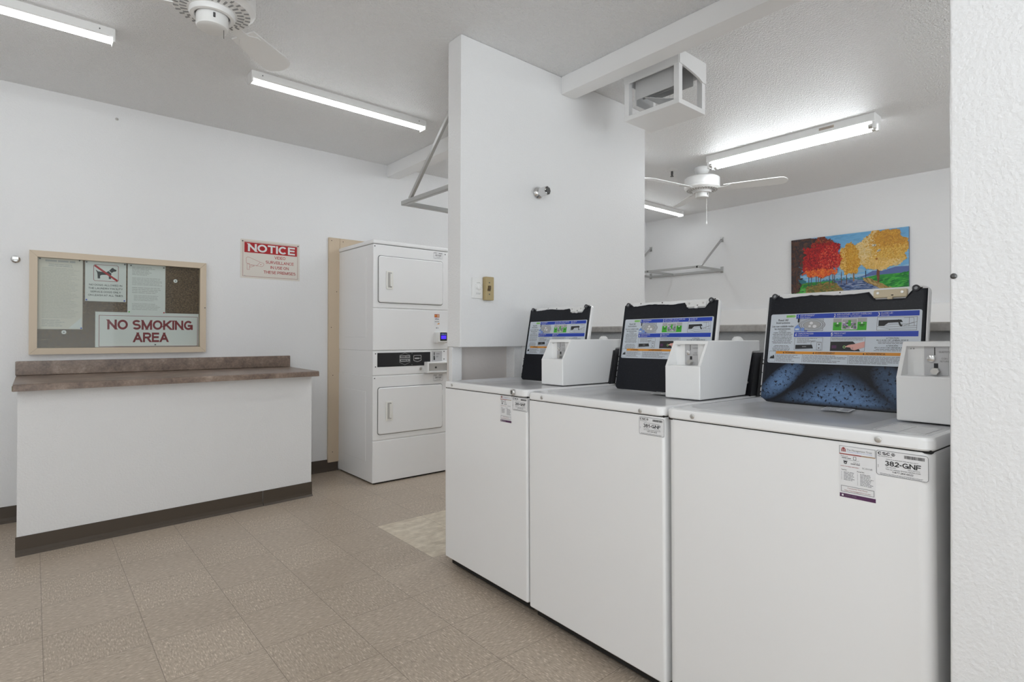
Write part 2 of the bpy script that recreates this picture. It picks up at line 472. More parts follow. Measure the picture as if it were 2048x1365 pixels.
# ------------------------------------------------------------------ lettering and printed sheets
_TC = {}
def glyphs(s, bold):
    k = (s, bold)
    if k not in _TC:
        cu = bpy.data.curves.new('t', 'FONT')
        cu.body = s
        cu.size = 1.0
        cu.offset = bold
        cu.resolution_u = 3
        o = bpy.data.objects.new('t', cu)
        COL.objects.link(o)
        dg = bpy.context.evaluated_depsgraph_get()
        me = o.evaluated_get(dg).to_mesh()
        V = [(v.co.x, v.co.y) for v in me.vertices]
        F = [tuple(p.vertices) for p in me.polygons]
        o.evaluated_get(dg).to_mesh_clear()
        bpy.data.objects.remove(o)
        bpy.data.curves.remove(cu)
        _TC[k] = (V, F)
    return _TC[k]
CAP = max(v[1] for v in glyphs('H', 0.0)[0])
def _arc(cx, cy, rx, ry, a0, a1):
    return ('a', cx, cy, rx, ry, a0, a1)
GROT = {   # grotesque capitals and figures as strokes in a unit box: (width / cap height, strokes)
    'A': (0.94, [(0, 0, .5, 1), (1, 0, .5, 1), (.2, .3, .8, .3)]),
    'B': (0.84, [(0, 0, 0, 1), (0, 1, .6, 1), (0, .53, .6, .53), (0, 0, .6, 0), _arc(.6, .765, .34, .235, -90, 90), _arc(.6, .265, .4, .265, -90, 90)]),
    'C': (0.94, [_arc(.5, .5, .5, .5, 42, 318)]),
    'D': (0.90, [(0, 0, 0, 1), (0, 1, .45, 1), (0, 0, .45, 0), _arc(.45, .5, .55, .5, -90, 90)]),
    'E': (0.78, [(0, 0, 0, 1), (0, 1, 1, 1), (0, .52, .93, .52), (0, 0, 1, 0)]),
    'F': (0.74, [(0, 0, 0, 1), (0, 1, 1, 1), (0, .5, .9, .5)]),
    'G': (0.98, [_arc(.5, .5, .5, .5, 42, 330), (.55, .44, 1, .44), (1, .02, 1, .44)]),
    'H': (0.88, [(0, 0, 0, 1), (1, 0, 1, 1), (0, .52, 1, .52)]),
    'I': (0.0, [(0, 0, 0, 1)]),
    'J': (0.68, [(1, .3, 1, 1), _arc(.5, .3, .5, .3, 180, 360)]),
    'K': (0.90, [(0, 0, 0, 1), (0, .36, .95, 1), (.32, .56, 1, 0)]),
    'L': (0.70, [(0, 0, 0, 1), (0, 0, 1, 0)]),
    'M': (1.06, [(0, 0, 0, 1), (1, 0, 1, 1), (0, 1, .5, 0), (1, 1, .5, 0)]),
    'N': (0.90, [(0, 0, 0, 1), (1, 0, 1, 1), (0, 1, 1, 0)]),
    'O': (1.0, [_arc(.5, .5, .5, .5, 0, 360)]),
    'P': (0.82, [(0, 0, 0, 1), (0, 1, .6, 1), (0, .46, .6, .46), _arc(.6, .73, .4, .27, -90, 90)]),
    'Q': (1.0, [_arc(.5, .5, .5, .5, 0, 360), (.6, .28, 1, -.02)]),
    'R': (0.86, [(0, 0, 0, 1), (0, 1, .6, 1), (0, .48, .6, .48), _arc(.6, .74, .4, .26, -90, 90), (.55, .48, .98, 0)]),
    'S': (0.84, [_arc(.5, .755, .48, .245, 28, 270), _arc(.5, .255, .5, .255, 90, -152)]),
    'T': (0.80, [(0, 1, 1, 1), (.5, 0, .5, 1)]),
    'U': (0.88, [(0, .35, 0, 1), (1, .35, 1, 1), _arc(.5, .35, .5, .35, 180, 360)]),
    'V': (0.90, [(0, 1, .5, 0), (1, 1, .5, 0)]),
    'W': (1.25, [(0, 1, .25, 0), (.5, 1, .25, 0), (.5, 1, .75, 0), (1, 1, .75, 0)]),
    'X': (0.88, [(0, 0, 1, 1), (0, 1, 1, 0)]),
    'Y': (0.88, [(0, 1, .5, .42), (1, 1, .5, .42), (.5, 0, .5, .45)]),
    'Z': (0.80, [(0, 1, 1, 1), (0, 0, 1, 1), (0, 0, 1, 0)]),
    '0': (0.70, [_arc(.5, .5, .5, .5, 0, 360)]),
    '1': (0.55, [(.7, 0, .7, 1), (.1, .72, .7, 1)]),
    '2': (0.68, [_arc(.5, .72, .5, .28, 170, -25), (.0, 0, .94, .58), (0, 0, 1, 0)]),
    '3': (0.68, [_arc(.47, .755, .45, .245, 155, -90), _arc(.5, .265, .5, .265, 90, -155)]),
    '4': (0.72, [(0, .28, .72, 1), (0, .26, 1, .26), (.74, 0, .74, 1)]),
    '5': (0.68, [(.12, 1, .95, 1), (.12, .5, .12, 1), _arc(.47, .32, .53, .32, 140, -150)]),
    '6': (0.70, [_arc(.5, .31, .5, .31, 0, 360), _arc(.62, .42, .62, .58, 62, 190)]),
    '7': (0.68, [(0, 1, 1, 1), (.3, 0, 1, 1)]),
    '8': (0.70, [_arc(.5, .765, .43, .235, 0, 360), _arc(.5, .265, .5, .265, 0, 360)]),
    '9': (0.70, [_arc(.5, .69, .5, .31, 0, 360), _arc(.38, .58, .62, .58, -118, 10)]),
    '-': (0.36, [(0, .40, 1, .40)]), '.': (0.0, [(0, 0, 0, .001)]), ' ': (0.32, []),
    'Ó': (1.0, [_arc(.5, .5, .5, .5, 0, 360), (.45, 1.16, .7, 1.34)]),
}
def grot(txt, t):
    """polygons (in cap-height units) of a line of capitals drawn with stroke width t."""
    polys, x = [], 0.0
    for ch in txt:
        w, st = GROT[ch]
        bw, bh = max(w - t, 0.0), 1.0 - t
        X = lambda q: x + t / 2 + q * bw
        Yf = lambda q: t / 2 + q * bh
        for k in st:
            if k[0] == 'a':
                _, cx, cy, rx, ry, a0, a1 = k
                n = max(6, int(abs(a1 - a0) / 12))
                pin, pout = [], []
                for i in range(n + 1):
                    a = math.radians(a0 + (a1 - a0) * i / n)
                    c_, s_ = math.cos(a), math.sin(a)
                    px_, py_ = X(cx) + rx * bw * c_, Yf(cy) + ry * bh * s_
                    pout.append((px_ + c_ * t / 2, py_ + s_ * t / 2)); pin.append((px_ - c_ * t / 2, py_ - s_ * t / 2))
                for i in range(n):
                    polys.append([pin[i], pout[i], pout[i + 1], pin[i + 1]])
            else:
                xa, ya, xb, yb = X(k[0]), Yf(k[1]), X(k[2]), Yf(k[3])
                if abs(xa - xb) < 1e-6:
                    a, b = min(ya, yb) - t / 2, max(ya, yb) + t / 2
                    polys.append([(xa - t / 2, a), (xa + t / 2, a), (xa + t / 2, b), (xa - t / 2, b)])
                elif abs(ya - yb) < 1e-6:
                    a, b = min(xa, xb) - t / 2, max(xa, xb) + t / 2
                    polys.append([(a, ya - t / 2), (b, ya - t / 2), (b, ya + t / 2), (a, ya + t / 2)])
                else:
                    if ya > yb:
                        xa, ya, xb, yb = xb, yb, xa, ya
                    L_ = math.hypot(xb - xa, yb - ya)
                    hw = min(t / 2 * L_ / (yb - ya), t * 1.1)
                    e = t / 2 * (xb - xa) / (yb - ya)
                    e = max(-t / 2, min(t / 2, e))
                    polys.append([(xa - e - hw, ya - t / 2), (xa - e + hw, ya - t / 2), (xb + e + hw, yb + t / 2), (xb + e - hw, yb + t / 2)])
        x += max(w, t) + (max(0.07, 0.165 - 0.45 * t) if ch != ' ' else 0.06)
    return polys
class Sheet:
    """A thin printed sheet. o: lower-left corner on the surface, u right, v up; front faces u x v."""
    def __init__(s, o, u, v, w, h, t, mats, r=0.0, slab=True):
        s.bm = bmesh.new()
        s.o, s.u, s.v = Vector(o), Vector(u).normalized(), Vector(v).normalized()
        s.n = s.u.cross(s.v)
        s.w, s.h, s.t = w, h, t
        s.mats = list(mats)
        if slab:
            pts = rr(0, w, 0, h, r, 4) if r > 0 else [(0, 0), (w, 0), (w, h), (0, h)]
            A = [s.bm.verts.new(s.P(x, y, 0.0)) for x, y in pts]
            B = [s.bm.verts.new(s.P(x, y, t)) for x, y in pts]
            s.bm.faces.new(B); s.bm.faces.new(A[::-1])
            for i in range(len(pts)):
                j = (i + 1) % len(pts)
                s.bm.faces.new((A[i], A[j], B[j], B[i]))
    def P(s, x, y, d):
        return s.o + s.u * x + s.v * y + s.n * d
    def mi(s, m):
        if m not in s.mats:
            s.mats.append(m)
        return s.mats.index(m)
    def poly(s, pts, m, layer=1):
        f = s.bm.faces.new([s.bm.verts.new(s.P(x, y, s.t + 0.00018 * layer)) for x, y in pts])
        f.material_index = s.mi(m)
    def rect(s, x0, y0, x1, y1, m, layer=1):
        s.poly([(x0, y0), (x1, y0), (x1, y1), (x0, y1)], m, layer)
    def frame(s, x0, y0, x1, y1, t, m, layer=1):
        s.rect(x0, y0, x1, y0 + t, m, layer); s.rect(x0, y1 - t, x1, y1, m, layer)
        s.rect(x0, y0, x0 + t, y1, m, layer); s.rect(x1 - t, y0, x1, y1, m, layer)
    def line(s, x0, y0, x1, y1, t, m, layer=1):
        d = Vector((x1 - x0, y1 - y0))
        if d.length < 1e-9:
            return
        n = Vector((-d.y, d.x)).normalized() * (t / 2)
        s.poly([(x0 - n.x, y0 - n.y), (x1 - n.x, y1 - n.y), (x1 + n.x, y1 + n.y), (x0 + n.x, y0 + n.y)], m, layer)
    def path(s, pts, t, m, layer=1, closed=False):
        q = list(pts) + ([pts[0]] if closed else [])
        for a, b in zip(q, q[1:]):
            s.line(a[0], a[1], b[0], b[1], t, m, layer)
    def disc(s, cx, cy, rx, ry, m, layer=1, n=20):
        s.poly([(cx + rx * math.cos(2 * math.pi * i / n), cy + ry * math.sin(2 * math.pi * i / n)) for i in range(n)], m, layer)
    def text(s, txt, x, y, h, m, w=None, al='L', bold=0.0, layer=2, italic=0.0):
        if all(c in GROT for c in txt):
            P_ = grot(txt, 0.125 + 2.4 * bold)
            xs = [p[0] for q in P_ for p in q]
            x0, x1 = min(xs), max(xs)
            sx = (w / (x1 - x0)) if w else h
            ox = x - {'L': 0, 'C': (x1 - x0) * sx / 2, 'R': (x1 - x0) * sx}[al]
            for k, q in enumerate(P_):
                q = [(ox + (a - x0) * sx, y + b * h) for a, b in q]
                if sum(a[0] * b[1] - b[0] * a[1] for a, b in zip(q, q[1:] + q[:1])) < 0:
                    q = q[::-1]
                s.poly(q, m, layer + 0.03 * (k % 29))
            return
        V, F = glyphs(txt, bold)
        x0 = min(v[0] for v in V); x1 = max(v[0] for v in V)
        sy = h / CAP
        sx = (w / (x1 - x0)) if w else sy
        W_ = (x1 - x0) * sx
        ox = x - {'L': 0, 'C': W_ / 2, 'R': W_}[al]
        vs = [s.bm.verts.new(s.P(ox + (a - x0) * sx + b * sy * italic, y + b * sy, s.t + 0.00018 * layer)) for a, b in V]
        k = s.mi(m)
        for f in F:
            try:
                fc = s.bm.faces.new([vs[i] for i in f])
                fc.material_index = k
            except ValueError:
                pass
    def lines(s, x0, y0, x1, y1, n, m, layer=1, fill=0.42, short=0.25, al='L', seed=1):
        """small print too fine to read: rows of word-length dashes."""
        R = random.Random(seed)
        p = (y1 - y0) / n
        for i in range(n):
            yy = y1 - p * (i + 0.5)
            L_ = (x1 - x0) * (1 - R.random() * short)
            xs = x0 if al == 'L' else (x0 + x1) / 2 - L_ / 2
            xe = xs + L_
            x = xs
            while x < xe:
                wl = min(p * (0.9 + 2.6 * R.random()), xe - x)
                s.rect(x, yy - p * fill / 2, x + wl, yy + p * fill / 2, m, layer)
                x += wl + p * 0.32
    def done(s, name, parent=None, off=None, **kw):
        bm = s.bm
        if off is not None:
            bmesh.ops.translate(bm, verts=bm.verts, vec=-Vector(off))
        me = bpy.data.meshes.new(name)
        bm.to_mesh(me)
        bm.free()
        for m in s.mats:
            me.materials.append(m)
        o = bpy.data.objects.new(name, me)
        COL.objects.link(o)
        if parent is not None:
            o.parent = parent
        elif off is not None:
            o.location = off
        for k, v in kw.items():
            o[k] = v
        return o

# ------------------------------------------------------------------ the room
CH = 2.663            # ceiling height
YB = 4.533            # back wall
XR = 6.26             # wall with the painting
XL, YF = -2.3, -2.2
bm = bmesh.new(); rbox(bm, XL - 0.1, XR + 0.1, YF - 0.1, YB + 0.1, -0.08, 0.0)
struct('floor', bm, FLOOR, angle=0)
bm = bmesh.new(); rbox(bm, XL - 0.1, XR + 0.1, YF - 0.1, YB + 0.1, CH, CH + 0.08)
struct('ceiling', bm, CEIL, angle=0)
bm = bmesh.new(); rbox(bm, XL - 0.1, XR + 0.1, YB, YB + 0.1, 0, CH)
struct('wall_back', bm, WALL, angle=0)
bm = bmesh.new(); rbox(bm, XR, XR + 0.1, YF - 0.1, YB, 0, CH)
struct('wall_right', bm, WALL, angle=0)
bm = bmesh.new(); rbox(bm, XL - 0.1, XL, YF - 0.1, YB, 0, CH)
struct('wall_left', bm, WALL, angle=0)
# two unseen front windows added to fill the room with daylight
ADDED_WINS = ((-2.05, 1.05, 0.25, 2.35), (2.60, 4.60, 0.70, 2.35))
bm = bmesh.new()
edges_x = [XL] + [q for w_ in ADDED_WINS for q in w_[:2]] + [XR]
for k in range(0, len(edges_x), 2):
    rbox(bm, edges_x[k], edges_x[k + 1], YF - 0.1, YF, 0, CH)
for x0, x1, z0, z1 in ADDED_WINS:
    rbox(bm, x0, x1, YF - 0.1, YF, 0, z0); rbox(bm, x0, x1, YF - 0.1, YF, z1, CH)
struct('wall_front', bm, WALL, angle=0)
for k, (x0, x1, z0, z1) in enumerate(ADDED_WINS):
    bm = bmesh.new()
    for q in ((x0, x0 + 0.05, z0, z1), (x1 - 0.05, x1, z0, z1), (x0, x1, z0, z0 + 0.05), (x0, x1, z1 - 0.05, z1), ((x0 + x1) / 2 - 0.025, (x0 + x1) / 2 + 0.025, z0, z1)):
        rbox(bm, q[0], q[1], YF - 0.07, YF - 0.02, q[2], q[3])
    struct('window_%d' % (k + 1), bm, SMOOTHW, angle=0)
    pl = bpy.data.lights.new('window_portal', 'AREA')
    pl.shape = 'RECTANGLE'
    pl.size, pl.size_y = x1 - x0, z1 - z0
    pl.cycles.is_portal = True
    po = bpy.data.objects.new('window_portal', pl)
    COL.objects.link(po)
    po.location = ((x0 + x1) / 2, YF - 0.12, (z0 + z1) / 2)
    po.rotation_euler = (math.radians(90), 0, 0)
# partition with a low recess where the facing was cut away above the washers
PX0, PX1, PY0, PY1 = 1.63, 3.17, 2.301, 2.417
bm = bmesh.new()
rbox(bm, PX0, PX1, PY0, PY1, 1.077, CH, 0.006, 2)
rbox(bm, PX0, 2.04, 2.402, PY1, 0, 1.077, mi=1)
rbox(bm, PX0, 1.692, 2.371, 2.402, 0, 1.077, 0.003)
rbox(bm, 2.02, 2.075, 2.335, PY1, 0, 1.077, 0.003)
rbox(bm, 2.075, PX1, PY0, PY1, 0, 1.077)
struct('wall_partition', bm, [WALL, GROUTY])
bm = bmesh.new(); rbox(bm, 1.42, 2.45, 0.13, 0.283, 0, CH, 0.006, 2)
struct('wall_stub', bm, WALL)
# low wall behind the washers
bm = bmesh.new(); rbox(bm, 2.335, 2.45, 0.283, PY0, 0, 1.155)
struct('wall_low', bm, WALL, angle=0)
bm = bmesh.new(); rbox(bm, 2.305, 2.49, 0.283, PY0, 1.155, 1.188, 0.006, 3)
struct('trim_1', bm, LEDGE)
# boxed beam across the ceiling
bm = bmesh.new(); rbox(bm, 2.351, 2.459, 0.0, PY0, 2.558, CH, 0.004, 2); rbox(bm, 2.40, 2.52, PY1, YB, 2.558, CH, 0.004, 2)
struct('ceiling_beam', bm, SMOOTHW)
# white board along the far wall
bm = bmesh.new(); rbox(bm, XR - 0.045, XR, 0.2, YB, 1.13, 1.445, 0.004, 2)
struct('trim_2', bm, SMOOTHW)
# tan boards framing the wall behind the dryers
bm = bmesh.new()
rbox(bm, 1.862, 1.957, 4.512, YB, 0.075, 1.951, 0.002, 1)
rbox(bm, 1.958, 2.70, 4.512, YB, 1.855, 1.951, 0.002, 1)
for x, z in ((1.885, 1.925), (1.985, 1.925), (1.93, 1.5), (1.885, 1.2), (1.90, 0.8), (1.90, 0.16)):
    cyl(bm, (x, 4.5125, z), (x, 4.511, z), 0.0035, n=10, mi=1)
struct('trim_3', bm, [PLYB, CHIP])
# wall stub that carries the folding counter (it stands a little out of square)
cA, cB = Vector((-0.06, 3.815, 0)), Vector((1.498, 3.925, 0))
bm = bmesh.new()
prism(bm, [(cA.x, cA.y), (cB.x, cB.y), (cB.x, YB), (cA.x, YB)], 'z', 0, 0.848)
struct('wall_counter', bm, WALL, angle=0)
def cove(name, a, b, toe=True):
    """rubber cove base from a to b on the floor; the wall is on the left side of a->b."""
    a, b = Vector(a), Vector(b)
    d = (b - a).normalized()
    n = Vector((d.y, -d.x))
    prof = [(0, 0.098), (0.004, 0.098), (0.005, 0.03), (0.008, 0.012), (0.018, 0.003), (0.020, 0), (0, 0)]
    bm = bmesh.new()
    r = []
    for p in (a, b):
        r.append([bm.verts.new((p.x + n.x * t, p.y + n.y * t, z)) for t, z in prof])
    k = len(prof)
    for i in range(k):
        bm.faces.new((r[0][i], r[1][i], r[1][(i + 1) % k], r[0][(i + 1) % k]))
    bm.faces.new(r[0]); bm.faces.new(r[1][::-1])
    return struct(name, bm, COVE, angle=0)
j = cA.lerp(cB, 0.785)
cove('baseboard_counter', (cA.x - 0.005, cA.y), (j.x, j.y))
cove('baseboard_counter_end', (j.x + 0.003, j.y - 0.001), (cB.x + 0.004, cB.y))
cove('baseboard_back', (XL, YB), (cA.x - 0.001, YB))
cove('baseboard_back_right', (cB.x + 0.001, YB), (1.955, YB))

# ------------------------------------------------------------------ folding counter
CT = (0.7, 4.1, 0.848)
t = thing('countertop', 'brown stone-look laminate folding countertop with rear upstand on the white half wall', 'countertop', CT)
bm = bmesh.new()
x0, x1 = -0.078, 1.545
fa, fb = (x0, 3.745), (1.522, 3.848)
ring = []
prof = [(0.0, 0.848), (0.0, 0.872), (0.004, 0.880), (0.012, 0.884), (0.06, 0.884)]
def front(s, dy, z):
    p = Vector(fa).lerp(Vector(fb), s)
    return (p.x, p.y + dy, z)
L0 = [front(0, d, z) for d, z in prof] + [(x0, YB - 0.02, 0.884), (x0, YB - 0.02, 0.848)]
L1 = [front(1, d, z) for d, z in prof] + [(x1, YB - 0.02, 0.884), (x1, YB - 0.02, 0.848)]
A = [bm.verts.new(p) for p in L0]; B = [bm.verts.new(p) for p in L1]
for i in range(len(A)):
    bm.faces.new((A[i], B[i], B[(i + 1) % len(A)], A[(i + 1) % len(A)]))
bm.faces.new(A); bm.faces.new(B[::-1])
obj('worktop', bm, LAMIN, t, off=CT)
bm = bmesh.new(); rbox(bm, x0 - 0.004, x1 + 0.006, YB - 0.022, YB, 0.8845, 0.972, 0.005, 2)
obj('backsplash', bm, LAMIN, t, off=CT)
bm = bmesh.new(); rbox(bm, x0 - 0.003, x0, 3.75, 3.80, 0.849, 0.874, 0.001, 1)
obj('loose_end_cap', bm, mat('worn_particle_board', rgb(112, 104, 66), 0.7), t, off=CT, label='worn olive end cap')

# ------------------------------------------------------------------ bulletin board and what is pinned in it
BX0, BX1, BZ0, BZ1 = -0.022, 0.944, 1.012, 1.652
BB = (0.46, 4.51, BZ0)
t = thing('bulletin_board', 'glass-fronted cork bulletin board in a beige frame above the countertop', 'bulletin board', BB)
bm = bmesh.new(); rbox(bm, BX0 + 0.01, BX1 - 0.01, 4.526, YB - 0.0005, BZ0 + 0.01, BZ1 - 0.01)
obj('cork_panel', bm, CORK, t, off=BB)
bm = bmesh.new()
fw = 0.039
for q in ([(BX0, BZ0), (BX1, BZ0), (BX1 - fw, BZ0 + fw), (BX0 + fw, BZ0 + fw)], [(BX0, BZ1), (BX1, BZ1), (BX1 - fw, BZ1 - fw), (BX0 + fw, BZ1 - fw)],
          [(BX0, BZ0), (BX0, BZ1), (BX0 + fw, BZ1 - fw), (BX0 + fw, BZ0 + fw)], [(BX1, BZ0), (BX1, BZ1), (BX1 - fw, BZ1 - fw), (BX1 - fw, BZ0 + fw)]):
    c = Vector((sum(p[0] for p in q) / 4, sum(p[1] for p in q) / 4))
    prism(bm, [tuple(c + (Vector(p) - c) * 0.9985) for p in q], 'y', 4.488, YB - 0.0005)
cyl(bm, (BX1 - 0.008, 4.4885, 1.33), (BX1 - 0.008, 4.486, 1.33), 0.004, n=10, mi=1)
obj('frame', bm, [BEIGE, DSTEEL], t, off=BB, angle=0)
bm = bmesh.new(); rbox(bm, BX0 + fw - 0.002, BX1 - fw + 0.002, 4.500, 4.502, BZ0 + fw - 0.002, BZ1 - fw + 0.002)
obj('glass_pane', bm, GLASS, t, off=BB, angle=0)
for x, z in ((0.757, 1.514), (0.146, 1.150)):
    bm = bmesh.new()
    lathe(bm, [(0.0035, 0.0), (0.012, 0.0), (0.0125, 0.002), (0.010, 0.0035), (0.0045, 0.0035), (0.0035, 0.001)], (x, 4.526, z), (0, -1, 0), 20, cap0=False, cap1=False)
    cyl(bm, (x, 4.526, z), (x, 4.5245, z), 0.004, n=12, mi=1)
    obj('washer_screw', bm, [PLASTIC, DSTEEL], t, off=BB)
CK = 4.5258
UX, VZ = (1, 0, 0), (0, 0, 1)
# typed rules sheet
s = Sheet((0.018, CK, 1.169), UX, VZ, 0.221, 0.452, 0.0005, [PAPER2])
s.lines(0.035, 0.420, 0.185, 0.438, 1, LINK, al='C', short=0.02, fill=0.6)
s.lines(0.05, 0.392, 0.17, 0.412, 2, LINK, al='C', seed=3)
s.lines(0.02, 0.068, 0.205, 0.388, 34, FAINT, fill=0.30, seed=5)
s.lines(0.02, 0.015, 0.13, 0.062, 4, LINK, fill=0.3, seed=6)
s.poly([(0.15, 0.005), (0.216, 0.005), (0.216, 0.075)], PAPER, 1)
tag(s.done('rules_sheet', off=(0.018, CK, 1.169)), 'tall cream sheet of faded rules pinned at the left of the bulletin board', 'paper')
# no dogs notice
s = Sheet((0.251, CK, 1.353), UX, VZ, 0.219, 0.264, 0.0005, [PAPER])
for i in range(1):
    pts = rr(0.044, 0.176, 0.134, 0.240, 0.01)
    s.path(pts, 0.0026, MINK, 1, True)
dog = [(0.058, 0.205), (0.066, 0.196), (0.110, 0.193), (0.126, 0.205), (0.140, 0.222), (0.148, 0.226), (0.150, 0.219), (0.166, 0.211), (0.164, 0.203), (0.150, 0.199), (0.140, 0.190), (0.137, 0.178), (0.136, 0.150), (0.124, 0.150), (0.124, 0.170), (0.112, 0.176), (0.086, 0.174), (0.078, 0.168), (0.078, 0.150), (0.065, 0.150), (0.064, 0.178), (0.062, 0.190), (0.055, 0.203)]
s.poly(dog, INK, 2)
s.line(0.124, 0.203, 0.139, 0.188, 0.004, PAPER, 3)
s.line(0.049, 0.234, 0.171, 0.139, 0.012, RINK, 4)
for k, (tx, w) in enumerate((('NO DOGS ALLOWED IN', 0.178), ('THE LAUNDRY FACILITY', 0.184), ('SERVICE DOGS ONLY', 0.164), ('ON LEASH AT ALL TIMES', 0.186))):
    s.text(tx, 0.109, 0.102 - 0.0225 * k, 0.0115, INK, w=w, al='C', bold=0.012)
tag(s.done('no_dogs_notice', off=(0.251, CK, 1.353)), 'white notice with a crossed-out black dog, pinned in the bulletin board', 'notice')
# no smoking sign (its top edge lies under the letter)
s = Sheet((0.305, CK, 1.0535), UX, VZ, 0.598, 0.232, 0.0006, [PAPER])
s.frame(0.019, 0.002, 0.593, 0.210, 0.0028, MINK)
s.text('NO SMOKING', 0.309, 0.116, 0.066, MINK, w=0.505, al='C', bold=0.036)
s.text('AREA', 0.309, 0.031, 0.066, MINK, w=0.212, al='C', bold=0.036)
tag(s.done('no_smoking_sign', off=(0.305, CK, 1.0535)), 'white sign with maroon NO SMOKING AREA lettering at the bottom of the bulletin board', 'sign')
# typed letter
s = Sheet((0.478, CK - 0.0012, 1.280), UX, VZ, 0.218, 0.332, 0.0005, [PAPER])
s.lines(0.025, 0.258, 0.17, 0.318, 7, LINK, seed=11, short=0.5)
s.lines(0.025, 0.19, 0.2, 0.245, 6, LINK, seed=12, fill=0.34, short=0.15)
s.lines(0.025, 0.135, 0.2, 0.18, 4, LINK, seed=13, fill=0.34)
s.lines(0.035, 0.085, 0.18, 0.125, 5, LINK, seed=14, fill=0.34)
s.lines(0.025, 0.022, 0.2, 0.07, 5, LINK, seed=15, fill=0.34)
tag(s.done('typed_letter', off=(0.478, CK - 0.0012, 1.280)), 'white typed letter pinned beside the crossed-out dog notice', 'paper')
pins = [((0.028, 1.607), DSTEEL, 'dark push pin at the top left corner of the cream rules sheet'),
        ((0.222, 1.610), DSTEEL, 'dark push pin at the top right corner of the cream rules sheet'),
        ((0.232, 1.176), BLUE, 'blue push pin at the lower right corner of the cream rules sheet'),
        ((0.258, 1.361), BLUE, 'blue push pin at the lower left corner of the dog notice'),
        ((0.460, 1.361), BLUE, 'blue push pin at the lower right corner of the dog notice'),
        ((0.258, 1.605), DSTEEL, 'dark push pin at the top left corner of the dog notice'),
        ((0.462, 1.605), DSTEEL, 'dark push pin at the top right corner of the dog notice'),
        ((0.496, 1.602), DSTEEL, 'dark push pin at the top left corner of the typed letter'),
        ((0.686, 1.600), DSTEEL, 'dark push pin at the top right corner of the typed letter'),
        ((0.487, 1.289), GREEN, 'green push pin at the lower left corner of the typed letter'),
        ((0.688, 1.288), RINK, 'red push pin at the lower right corner of the typed letter'),
        ((0.638, 1.067), DSTEEL, 'dark push pin below the AREA lettering of the smoking sign')]
for (x, z), m_, lb in pins:
    bm = bmesh.new()
    lathe(bm, [(0.0042, 0.0), (0.0042, 0.002), (0.0028, 0.004), (0.0028, 0.007), (0.0045, 0.008), (0.0040, 0.010)], (x, 4.5248, z), (0, -1, 0), 14)
    tag(obj('push_pin', bm, m_, off=(x, 4.5248, z)), lb, 'push pin', 'push pins in the bulletin board')

# ------------------------------------------------------------------ surveillance notice
NS = (1.183, YB, 1.569)
t = thing('notice_sign', 'white and red NOTICE video surveillance sign screwed to the back wall', 'sign', NS)
s = Sheet((0, 0, 0), UX, VZ, 0.444, 0.296, 0.003, [PAPER2], r=0.006)
s.frame(0.016, 0.013, 0.428, 0.281, 0.0022, DRINK)
s.rect(0.027, 0.196, 0.422, 0.274, RINK, 1)
s.text('NOTICE', 0.2245, 0.205, 0.060, PAPER, w=0.362, al='C', bold=0.034, layer=3)
for tx, y, w in (('VIDEO', 0.161, 0.084), ('SURVEILLANCE', 0.122, 0.214), ('IN USE ON', 0.083, 0.140), ('THESE PREMISES', 0.044, 0.244)):
    s.text(tx, 0.289, y, 0.0225, RINK, w=w, al='C', bold=0.012)
CL = 0.0016
s.path([(0.041, 0.118), (0.040, 0.150), (0.047, 0.160), (0.060, 0.160), (0.150, 0.125), (0.166, 0.122), (0.169, 0.112), (0.160, 0.097), (0.150, 0.094), (0.127, 0.098), (0.110, 0.098)], CL, RINK)
s.path([(0.041, 0.118), (0.058, 0.106), (0.118, 0.100), (0.140, 0.126)], CL, RINK)
s.path([(0.047, 0.110), (0.047, 0.066), (0.064, 0.066), (0.064, 0.112)], CL, RINK, closed=True)
s.path([(0.064, 0.082), (0.100, 0.096), (0.076, 0.100), (0.064, 0.088)], CL, RINK)
s.disc(0.146, 0.110, 0.003, 0.003, RINK)
s.done('sign_panel', t)
for x, z in ((0.014, 0.280), (0.430, 0.280), (0.430, 0.018), (0.030, 0.018)):
    bm = bmesh.new(); lathe(bm, [(0.005, 0.003), (0.005, 0.0045), (0.003, 0.006)], (x, 0, z), (0, -1, 0), 14)
    obj('screw', bm, DSTEEL if z > 0.02 and x != 0.030 else STEEL, t)

# ------------------------------------------------------------------ stacked dryers
DX0, DX1, DY0, DY1 = 1.950, 2.640, 3.889, 4.525
DB = (2.295, 4.2, 0)
t = thing('stacked_dryer', 'white double stacked coin dryer standing against the back wall', 'dryer', DB)
def dpart(name, fn, mats, parent=None, **kw):
    b = bmesh.new(); fn(b)
    return obj(name, b, mats, parent or t, off=DB, **kw)
dpart('cabinet_body', lambda b: (rbox(b, DX0 + 0.003, DX1 - 0.003, DY0 + 0.010, DY1, 0.012, 0.822, 0.004, 2), rbox(b, DX0 + 0.006, DX1 - 0.006, DY0 + 0.012, DY1 - 0.01, 0.820, 1.018, 0.002, 1),
      rbox(b, DX0 + 0.003, DX1 - 0.003, DY0 + 0.010, DY1, 1.018, 1.832, 0.004, 2),
      rbox(b, DX0 + 0.001, DX0 + 0.004, DY0 + 0.12, DY1 - 0.12, 0.16, 0.70, 0.0012, 1), rbox(b, DX0 + 0.001, DX0 + 0.004, DY0 + 0.12, DY1 - 0.12, 1.12, 1.74, 0.0012, 1)), ENAMEL)
dpart('plinth', lambda b: rbox(b, DX0 + 0.02, DX1 - 0.02, DY0 + 0.02, DY1 - 0.02, 0, 0.013), DARK)
dpart('top_panel', lambda b: rbox(b, DX0 - 0.002, DX1 + 0.002, DY0 - 0.003, DY1, 1.835, 1.866, 0.008, 3), ENAMEL)
def fpanel(z0, z1):
    return lambda b: rbox(b, DX0, DX1, DY0, DY0 + 0.02, z0, z1, 0.006, 3)
